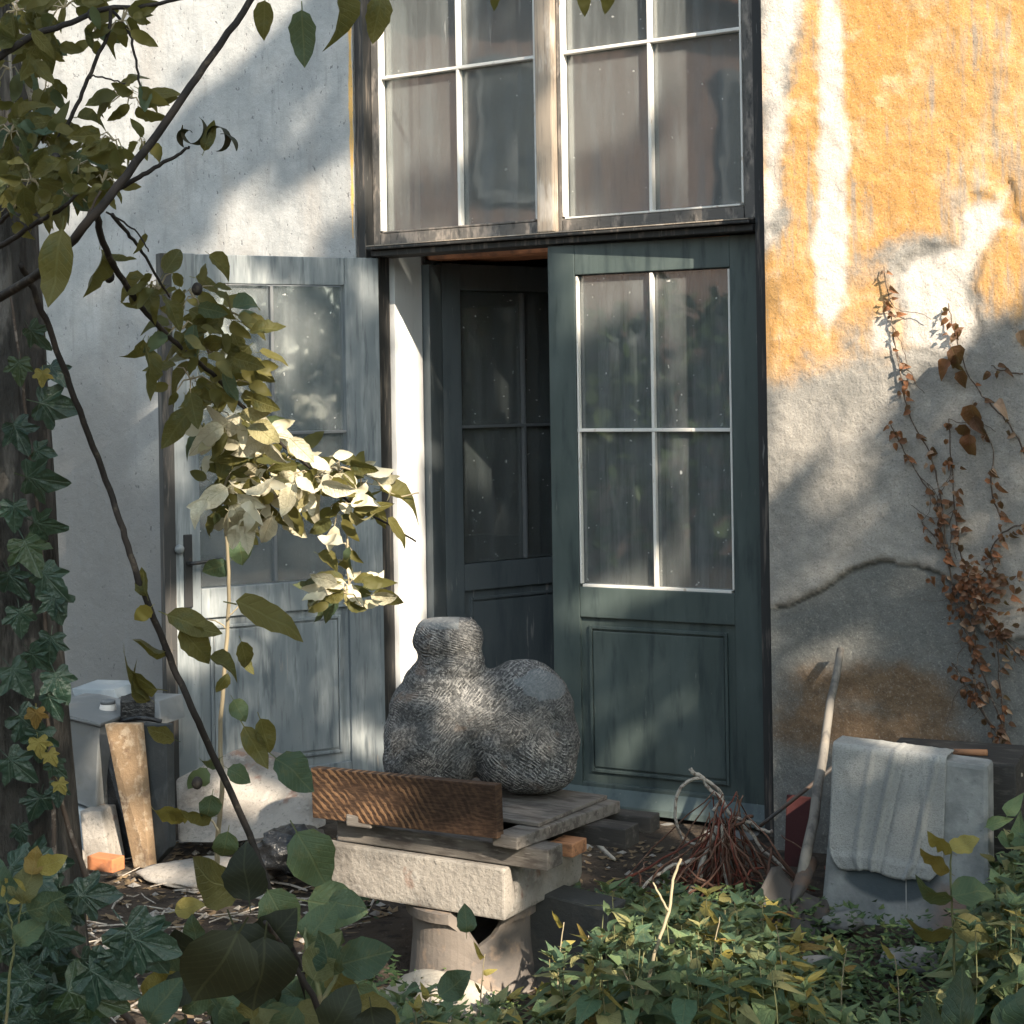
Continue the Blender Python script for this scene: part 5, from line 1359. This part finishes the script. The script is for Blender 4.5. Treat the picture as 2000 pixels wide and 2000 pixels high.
for x_, y_, l_, a_, k_ in [(1795, 1605, 62, 30, 'yellow'), (1795, 1608, 60, 150, 'yellow'), (1790, 1645, 70, 150, 'yellow'), (1796, 1690, 90, 15, 'shrub'), (1796, 1700, 80, 165, 'shrub'), (1798, 1750, 90, -5, 'shrub'), (1798, 1760, 90, 185, 'shrub')]:
    pleaf(k_, x_, y_, 3.98, l_, a_, tw3, tilt=50, dz=0)
for i, (x_, y0_, y1_, dx_, lab) in enumerate([(1050, 1890, 1740, 14, 'thin dry stalk standing before the dark tilted block'), (1120, 1900, 1765, -10, 'thin dry stalk just right of the dark tilted block'), (1340, 1900, 1730, 18, 'bent dry stalk in the weeds before the twig heap'), (1480, 1910, 1745, -16, 'thin dry stalk in the weeds before the shovel blade'), (1585, 1930, 1790, 12, 'short dry stalk at the left foot of the concrete slab'), (1700, 1930, 1800, -14, 'short dry stalk before the middle of the concrete slab'), (905, 1930, 1800, 10, 'thin dry stalk in front of the broken pipe')]):
    e_ = empty('thin_stalk', at(x_, y0_, 4.15), 0, lab, 'stalk')
    br([(x_, y0_ + 60, 4.15), (x_ + dx_ * .3, (y0_ + y1_) / 2, 4.15), (x_ + dx_, y1_, 4.15)], .0024, .0012, 'pale_stem', e_, 'stem', n=5)
    for q in range(3):
        t_ = .45 + .25 * q
        pleaf('weed_yellow', x_ + dx_ * t_, y0_ + (y1_ - y0_) * t_, 4.15, 24 + 6 * q, 30 if q % 2 else 150, e_, tilt=30, dz=0)
# big soft leaf plant at the lower right corner
bp = empty('broad_leaf_plant', at(1880, 2000, 3.0), 0, 'plant with big pale green soft leaves in the bottom right corner', 'plant')
for x_, y_, l_, a_ in [(1830, 1960, 130, 110), (1900, 1980, 150, 60), (1940, 1960, 120, 100), (1860, 2000, 150, 175), (1780, 1990, 110, 120)]:
    pleaf('shrub', x_, y_, 3.1, l_, a_, bp, tilt=55, dz=.3)
br([(1880, 2100, 3.1), (1870, 2000, 3.1), (1850, 1960, 3.1)], .004, .002, 'green_stem', bp, 'stem')
for x_, y_, l_, a_ in [(1860, 1560, 60, 20), (1900, 1540, 60, 60), (1880, 1580, 60, -10), (1925, 1600, 70, 100)]:
    pleaf('nettle', x_, y_, 5.0, l_, a_, bp, tilt=30, dz=0)
# ground cover between: small leaves
def scatter_leaves(name, m, n, region, sz, hmin, hmax, label, cat, flat=.3):
    vs = []; fs = []
    r = random.Random(len(name) * 7)
    c = 0; t_ = 0
    while c < n and t_ < n * 6:
        t_ += 1
        px, Zc = region(r)
        p = CAM + ray(px * K, 0) * Zc; x, y = p.x, p.y
        if not rough_clear(x, y): continue
        c += 1
        z = gz(x, y) + r.uniform(hmin, hmax)
        a = r.uniform(0, 6.28); s = sz * r.uniform(.5, 1.3)
        d_ = Vector((math.cos(a), math.sin(a), r.uniform(-flat, flat))).normalized(); w = d_.cross(Vector((r.uniform(-flat, flat), r.uniform(-flat, flat), 1))).normalized()
        q = Vector((x, y, z)); u = d_.cross(w) * -.12 * s
        b = len(vs)
        vs += [q, q + d_ * s * .45 + w * s * .26 - u, q + d_ * s, q + d_ * s * .45 - w * s * .26 - u, q + d_ * s * .45]
        fs += [(b, b + 4, b + 1), (b + 1, b + 4, b + 2), (b, b + 3, b + 4), (b + 3, b + 2, b + 4)]
    o = MB().add(vs, fs).build(name, m, None, 0, False)
    return tag(o, label, cat, kind='stuff')
scatter_leaves('ground_cover', 'ground_green', 9000, lambda r: (r.uniform(640, 2000), r.uniform(3.7, 5.3)), .032, .0, .10, 'low small-leaved ground cover filling the bed under the weeds', 'ground cover', .6)
scatter_leaves('leaf_litter', 'litter', 2600, lambda r: (r.uniform(-60, 1300), r.uniform(3.9, 6.3)), .035, .0, .015, 'dry brown leaves and bits lying on the soil', 'leaf litter', .35)
# sticks and pebbles on soil
vs_b = MB(); r = random.Random(5)
for i in range(150):
    px = r.uniform(120, 700); Zc = r.uniform(4.3, 6.0); p = CAM + ray(px * K, 0) * Zc
    if not rough_clear(p.x, p.y): continue
    a = r.uniform(0, 6.28); L = r.uniform(.04, .22); q = Vector((p.x, p.y, gz(p.x, p.y) + .012))
    dv = Vector((math.cos(a), math.sin(a), 0)) * L
    vs_b.tube([q - dv / 2, q + Vector((r.uniform(-.01, .01), r.uniform(-.01, .01), r.uniform(0, .015))), q + dv / 2 + Vector((0, 0, r.uniform(-.005, .02)))], r.uniform(.0015, .004), 5)
tag(vs_b.build('fallen_sticks', 'pale_twig', None), 'thin broken sticks scattered over the soil left of the stack', 'sticks', kind='stuff')
pb = MB()
for i in range(420):
    px = r.uniform(60, 1250); Zc = r.uniform(4.2, 6.4); p = CAM + ray(px * K, 0) * Zc
    if not rough_clear(p.x, p.y): continue
    s = r.uniform(.006, .022) * (1.6 if r.random() < .1 else 1); q = Vector((p.x, p.y, gz(p.x, p.y) + s * .3))
    vv = [Vector((1, 0, 0)), Vector((0, 1, 0)), Vector((-1, 0, 0)), Vector((0, -1, 0)), Vector((0, 0, .7)), Vector((0, 0, -.7))]
    vv = [q + Vector((v.x * s * r.uniform(.7, 1.4), v.y * s * r.uniform(.7, 1.4), v.z * s * r.uniform(.6, 1.1))) for v in vv]
    pb.add(vv, [(0, 1, 4), (1, 2, 4), (2, 3, 4), (3, 0, 4), (1, 0, 5), (2, 1, 5), (3, 2, 5), (0, 3, 5)])
tag(pb.build('gravel', 'cut_stone', None), 'stone chips and gravel lying on the soil', 'gravel', kind='stuff')

# ------------------------------------------------------------------ dry creeper on the ochre wall
vn = empty('dry_creeper', onwall(1905, 1600, -.02), 0, 'withered creeper with small rusty leaves climbing the ochre wall', 'creeper')
def vw(x, y, t=-.012): return onwall(x, y, t) - vn.location
vlines = [[(1668, 503), (1676, 560), (1682, 610), (1692, 665), (1705, 740), (1725, 800), (1760, 870), (1778, 960), (1788, 1060), (1810, 1160), (1850, 1260), (1900, 1395)],
          [(1790, 572), (1796, 610), (1812, 660), (1832, 715), (1870, 765), (1905, 800), (1940, 870)],
          [(1680, 800), (1700, 840), (1735, 900), (1768, 950), (1778, 1010), (1795, 1070)],
          [(1790, 790), (1795, 870), (1802, 960), (1815, 1060), (1850, 1140), (1890, 1200), (1936, 1250)],
          [(1815, 1090), (1840, 1190), (1838, 1290), (1870, 1370), (1900, 1400)],
          [(1795, 1250), (1820, 1290), (1850, 1340), (1895, 1395)],
          [(1850, 1140), (1880, 1100), (1870, 1040), (1900, 1000), (1936, 990)],
          [(1850, 800), (1875, 850), (1870, 920), (1890, 980)],
          [(1880, 1180), (1885, 1280), (1900, 1400)],
          [(1900, 1395), (1915, 1480), (1910, 1600)], [(1870, 690), (1895, 700), (1930, 705)], [(1785, 1040), (1760, 1010), (1740, 985)]]
for L_ in vlines:
    MB().tube(smooth_path([vw(*p) for p in L_], 5, .003), [.0018, .0032], 5).build('stem', 'vine_stem', vn, 0, True)
def vleaf(x, y, l, ang, kind='dry', t=-.02, lift=.5):
    a = rad(ang); p = onwall(x, y, t)
    d_ = D * math.cos(a) + Vector((0, 0, 1)) * math.sin(a) + N * random.uniform(0, lift)
    nn_ = N + D * random.uniform(-.6, .6) + Vector((0, 0, random.uniform(-.2, .8)))
    return place_leaf(kind, p, d_, nn_, l * K * 5.7 / F, vn)
vr = random.Random(4); nv_ = 0
for i in range(26):
    L_ = vlines[vr.choice([0, 2, 3, 3, 4, 5, 6, 8])]; k = vr.randrange(len(L_) - 1)
    x_, y_ = L_[k]; q = [(x_, y_)]
    a = rad(vr.uniform(-150, -20))
    for j in range(4):
        a += vr.uniform(-.7, .7); x_ += math.cos(a) * 24; y_ -= math.sin(a) * 24; q.append((x_, y_))
    MB().tube(smooth_path([vw(*p) for p in q], 3, .002), [.0016, .0010], 4).build('stem', 'vine_stem', vn, 0, True)
dens = [60, 20, 26, 64, 38, 20, 24, 14, 20, 0, 5, 6]
for L_, n_ in zip(vlines, dens):
    for i in range(n_):
        t = vr.random() * (len(L_) - 1); k = int(t); f = t - k
        x_ = L_[k][0] * (1 - f) + L_[k + 1][0] * f + vr.gauss(0, 6); y_ = L_[k][1] * (1 - f) + L_[k + 1][1] * f + vr.gauss(0, 6)
        vleaf(x_, y_, vr.uniform(10, 21), vr.uniform(-200, 20)); nv_ += 1
for i in range(130):
    x_ = vr.gauss(1850, 48); y_ = vr.gauss(1115 + (x_ - 1850) * .1, 42)
    vleaf(x_, y_, vr.uniform(10, 22), vr.uniform(-200, 40), t=-.03); nv_ += 1
for x_, y_, l_, a_ in [(1795, 655, 62, -60), (1805, 670, 55, -100), (1790, 680, 50, -130), (1812, 700, 44, -80), (1835, 765, 70, -95), (1830, 820, 62, -95), (1822, 800, 50, -110), (1838, 790, 46, -60), (1922, 625, 40, -60), (1880, 760, 36, -20)]:
    vleaf(x_, y_, l_ * .72, a_, 'big_dry', -.05, .8); nv_ += 1
for x_, y_, l_, a_ in [(1785, 690, 60, 150), (1790, 705, 62, 200)]:
    pass
pack_small(vn, 290, 'small_dry_leaves')
print('vine leaves', nv_)

# ------------------------------------------------------------------ tree outside the frame, crown shaped to dapple the sun
A_ = SUN.cross(Vector((0, 0, 1))).normalized(); B_ = A_.cross(SUN).normalized()
def ab(p): return (p.dot(A_), p.dot(B_))
def abw(pts, t): return [ab(onwall(x, y, t)) for x, y in pts]
def abz(pts, Z): return [ab(at(x, y, Z)) for x, y in pts]
lit = [  # patches the unseen crown must leave in the sun
    abw([(20, -200), (720, -200), (580, -10), (470, 110), (370, 190), (270, 280), (170, 310), (80, 240)], .13),
    abw([(662, 280), (694, 275), (694, 322), (600, 372), (480, 462), (400, 492), (490, 400), (590, 328)], .13),
    abw([(250, 1030), (330, 1020), (140, 1120), (90, 1130)], .13),
    abw([(1380, -250), (2500, -1000), (2500, 150), (1932, 570), (1810, 650), (1700, 770), (1570, 850), (1440, 950)], 0),
    abw([(1830, 1040), (1960, 960), (1980, 1080), (1860, 1130)], 0),
    abw([(700, 500), (840, 520), (840, 1330), (700, 1330)], .38),
    abw([(1000, -200), (1120, -200), (1120, 480), (1000, 480)], .18),
    abw([(1120, -200), (1330, -200), (1330, 100), (1200, 240), (1120, 250)], .18),
    abw([(700, -100), (800, -100), (760, 440), (700, 460)], .2),
    abw([(1050, 455), (1330, 440), (1330, 530), (1050, 640)], .2),
    abw([(1050, 1130), (1300, 1020), (1310, 1090), (1100, 1210)], .2),
    abw([(1130, 1440), (1230, 1330), (1240, 1390), (1130, 1500)], .2),
    abz([(325, 1120), (420, 1080), (470, 1090), (440, 1210), (330, 1270)], 6.8),
    abz([(672, 520), (715, 520), (700, 620), (672, 640)], 7.15),
    abz([(380, 750), (540, 740), (660, 820), (800, 900), (800, 1020), (760, 1200), (580, 1220), (570, 1080), (390, 1030), (340, 920)], 3.05),
    abz([(600, 1590), (800, 1600), (960, 1650), (950, 1745), (640, 1700)], 4.65),
    abz([(585, 1440), (760, 1460), (740, 1580), (590, 1560)], 4.7),
    abz([(800, 1310), (880, 1290), (930, 1370), (850, 1420)], 4.9), abz([(820, 1220), (880, 1220), (870, 1290), (820, 1290)], 4.9),
    abz([(840, 1690), (970, 1680), (980, 1930), (780, 1930)], 4.45),
    abz([(190, 1350), (262, 1350), (290, 1650), (240, 1650)], 5.95),
    abz([(290, 1660), (470, 1570), (520, 1640), (400, 1670)], 5.7), abz([(110, 1590), (210, 1570), (220, 1660), (130, 1660)], 5.9),
    abz([(900, 1790), (1160, 1740), (1330, 1690), (1450, 1740), (1400, 1860), (1250, 1932), (900, 1932)], 4.3),
    abw([(680, -250), (820, -250), (815, 430), (690, 450)], .40),
]
tree = empty('shade_tree', (4.6, -2.2, 0), 0, 'large unseen tree behind the viewer, its crown shaped to shade the yard', 'tree')
def rt(p): return Vector(p) - tree.location
allp = [p for z_ in (3, 5, 7) for p in abz([(0, 0), (1932, 0), (0, 1932), (1932, 1932)], z_)] + abw([(0, 0), (1932, 0), (0, 1932), (1932, 1932)], 0)
a0, a1 = min(p[0] for p in allp) - .5, max(p[0] for p in allp) + .5
b0_, b1_ = min(p[1] for p in allp) - .5, max(p[1] for p in allp) + .5
rc = np.random.RandomState(5)
NL = int((a1 - a0) * (b1_ - b0_) * 1500)
aa = rc.uniform(a0, a1, NL); bb = rc.uniform(b0_, b1_, NL)
islit = np.zeros(NL, bool)
for pl in lit: islit |= inpoly(aa, bb, pl)
wob = fbm(aa * 5 + 3, bb * 5, 3, 77)
bed = inpoly(aa, bb, abz([(600, 1690), (1932, 1560), (2100, 2000), (560, 2050)], 4.4))
islit |= bed & (fbm(aa * 7, bb * 7, 3, 55) > .53)
islit &= ~((wob > .62))
for pl in (lit[3], lit[5], lit[6], lit[-1]): islit |= inpoly(aa, bb, pl)                              # stray sprigs inside the gaps
keep = ~islit & (fbm(aa * 4, bb * 4 + 7, 3, 99) > .30)  # crown leaves stay only where shade is wanted
aa, bb = aa[keep], bb[keep]
vs = []; fs = []
base0 = SUN * 0
for i in range(len(aa)):
    P0 = A_ * float(aa[i]) + B_ * float(bb[i])
    yt = rc.uniform(-3.6, -1.5)
    t = (yt - P0.y) / SUN.y
    p = P0 + SUN * t
    if p.z < 2.3 or (p - CAM).length < 2.2: continue
    s = rc.uniform(.05, .085)
    u = Vector(rc.normal(size=3)); u.normalize(); w = u.cross(Vector(rc.normal(size=3))).normalized()
    p = rt(p); b = len(vs)
    vs += [p - u * s, p + w * s * .55, p + u * s, p - w * s * .55]; fs.append((b, b + 1, b + 2, b + 3))
me = bpy.data.meshes.new('crown'); me.from_pydata([tuple(v) for v in vs], [], fs); me.materials.append(M['crown_leaf'])
o = bpy.data.objects.new('crown', me); COL.objects.link(o); o.parent = tree; o['kind'] = 'stuff'
print('crown leaves', len(aa), a0, a1, b0_, b1_)
MB().tube(smooth_path([(0, 0, -.1), (.05, .1, 1.2), (-.1, 0, 2.6), (.0, .1, 4.2), (.1, 0, 6.2)], 4, .01), [.24, .07], 12).build('trunk', 'bark', tree, 0, True)
for k in range(5):
    a = k * 1.3 + .4
    MB().tube(smooth_path([(0, 0, 2.6 + k * .4), (math.cos(a) * .6, math.sin(a) * .5, 3.4 + k * .5), (math.cos(a) * 1.6, math.sin(a) * 1.1, 4.2 + k * .5)], 4, .01), [.07, .02], 7).build('branch', 'bark', tree, 0, True)
# ------------------------------------------------------------------ neighbouring house across the yard, seen only in the panes
nb = empty('neighbour_house', (-7.2, 2.0, 0), 0, 'pinkish house across the yard reflected in the door panes', 'house')
MB().box(-.5, 0, -8, 4.5, 0, 5.2).build('wall', 'pink_plaster', nb)
for yy in (-6, -3.6, -1.2, 1.2, 3.2):
    for zz in (.9, 3.2):
        w = MB().box(.003, .05, yy, yy + .8, zz, zz + 1.2).build('window', 'grey_putty', nb, .004)
        MB().box(.051, .055, yy + .07, yy + .73, zz + .07, zz + 1.13).build('pane', 'dark_opening', w)
MB().prism([(-3, 6.4), (.35, 5.0), (.35, 5.2), (-3, 6.6)], -8.3, 4.8).build('roof', 'roof_tile', nb)
bpy.context.view_layer.update()
hd = []; hf = []
rh = np.random.RandomState(9)
for i in range(7000):
    y = rh.uniform(-5, 7.5); top = 1.9 + 1.6 * fbm(np.array(y * .8), np.array(0.0), 4, 5)
    z = rh.uniform(0, 1) ** .7 * float(top); x = -6.3 + rh.uniform(-.4, .4)
    u = Vector(rh.normal(size=3)).normalized() * rh.uniform(.05, .10); w = u.cross(Vector(rh.normal(size=3)).normalized())
    p = Vector((x, y, z)); b = len(hd); hd += [p - u, p + w, p + u, p - w]; hf.append((b, b + 1, b + 2, b + 3))
tag(MB().add(hd, hf).build('hedge', 'crown_leaf', None), 'ragged dark hedge across the yard, mirrored in the panes', 'hedge', kind='stuff')

hd = []; hf = []
line_ = [(-6.5, -7), (2, -8.5), (9, -7), (11, -1), (11, 4)]  # unseen hedge, added to keep bright sky out of the open leaf's panes
for i in range(16000):
    k = rh.randint(0, 4); t = rh.uniform(); x = line_[k][0] * (1 - t) + line_[k + 1][0] * t; y = line_[k][1] * (1 - t) + line_[k + 1][1] * t
    top = 3.4 + 2.2 * float(fbm(np.array(x * .7 + y * .4), np.array(2.0), 4, 6))
    z = rh.uniform(0, 1) ** .8 * top; x += rh.uniform(-.5, .5); y += rh.uniform(-.5, .5)
    u = Vector(rh.normal(size=3)).normalized() * rh.uniform(.09, .17); w = u.cross(Vector(rh.normal(size=3)).normalized())
    p = Vector((x, y, z)); b = len(hd); hd += [p - u, p + w, p + u, p - w]; hf.append((b, b + 1, b + 2, b + 3))
tag(MB().add(hd, hf).build('glare_hedge', 'crown_leaf', None), 'tall loose hedge behind the viewer, added to keep sky glare off the panes', 'hedge', kind='stuff')
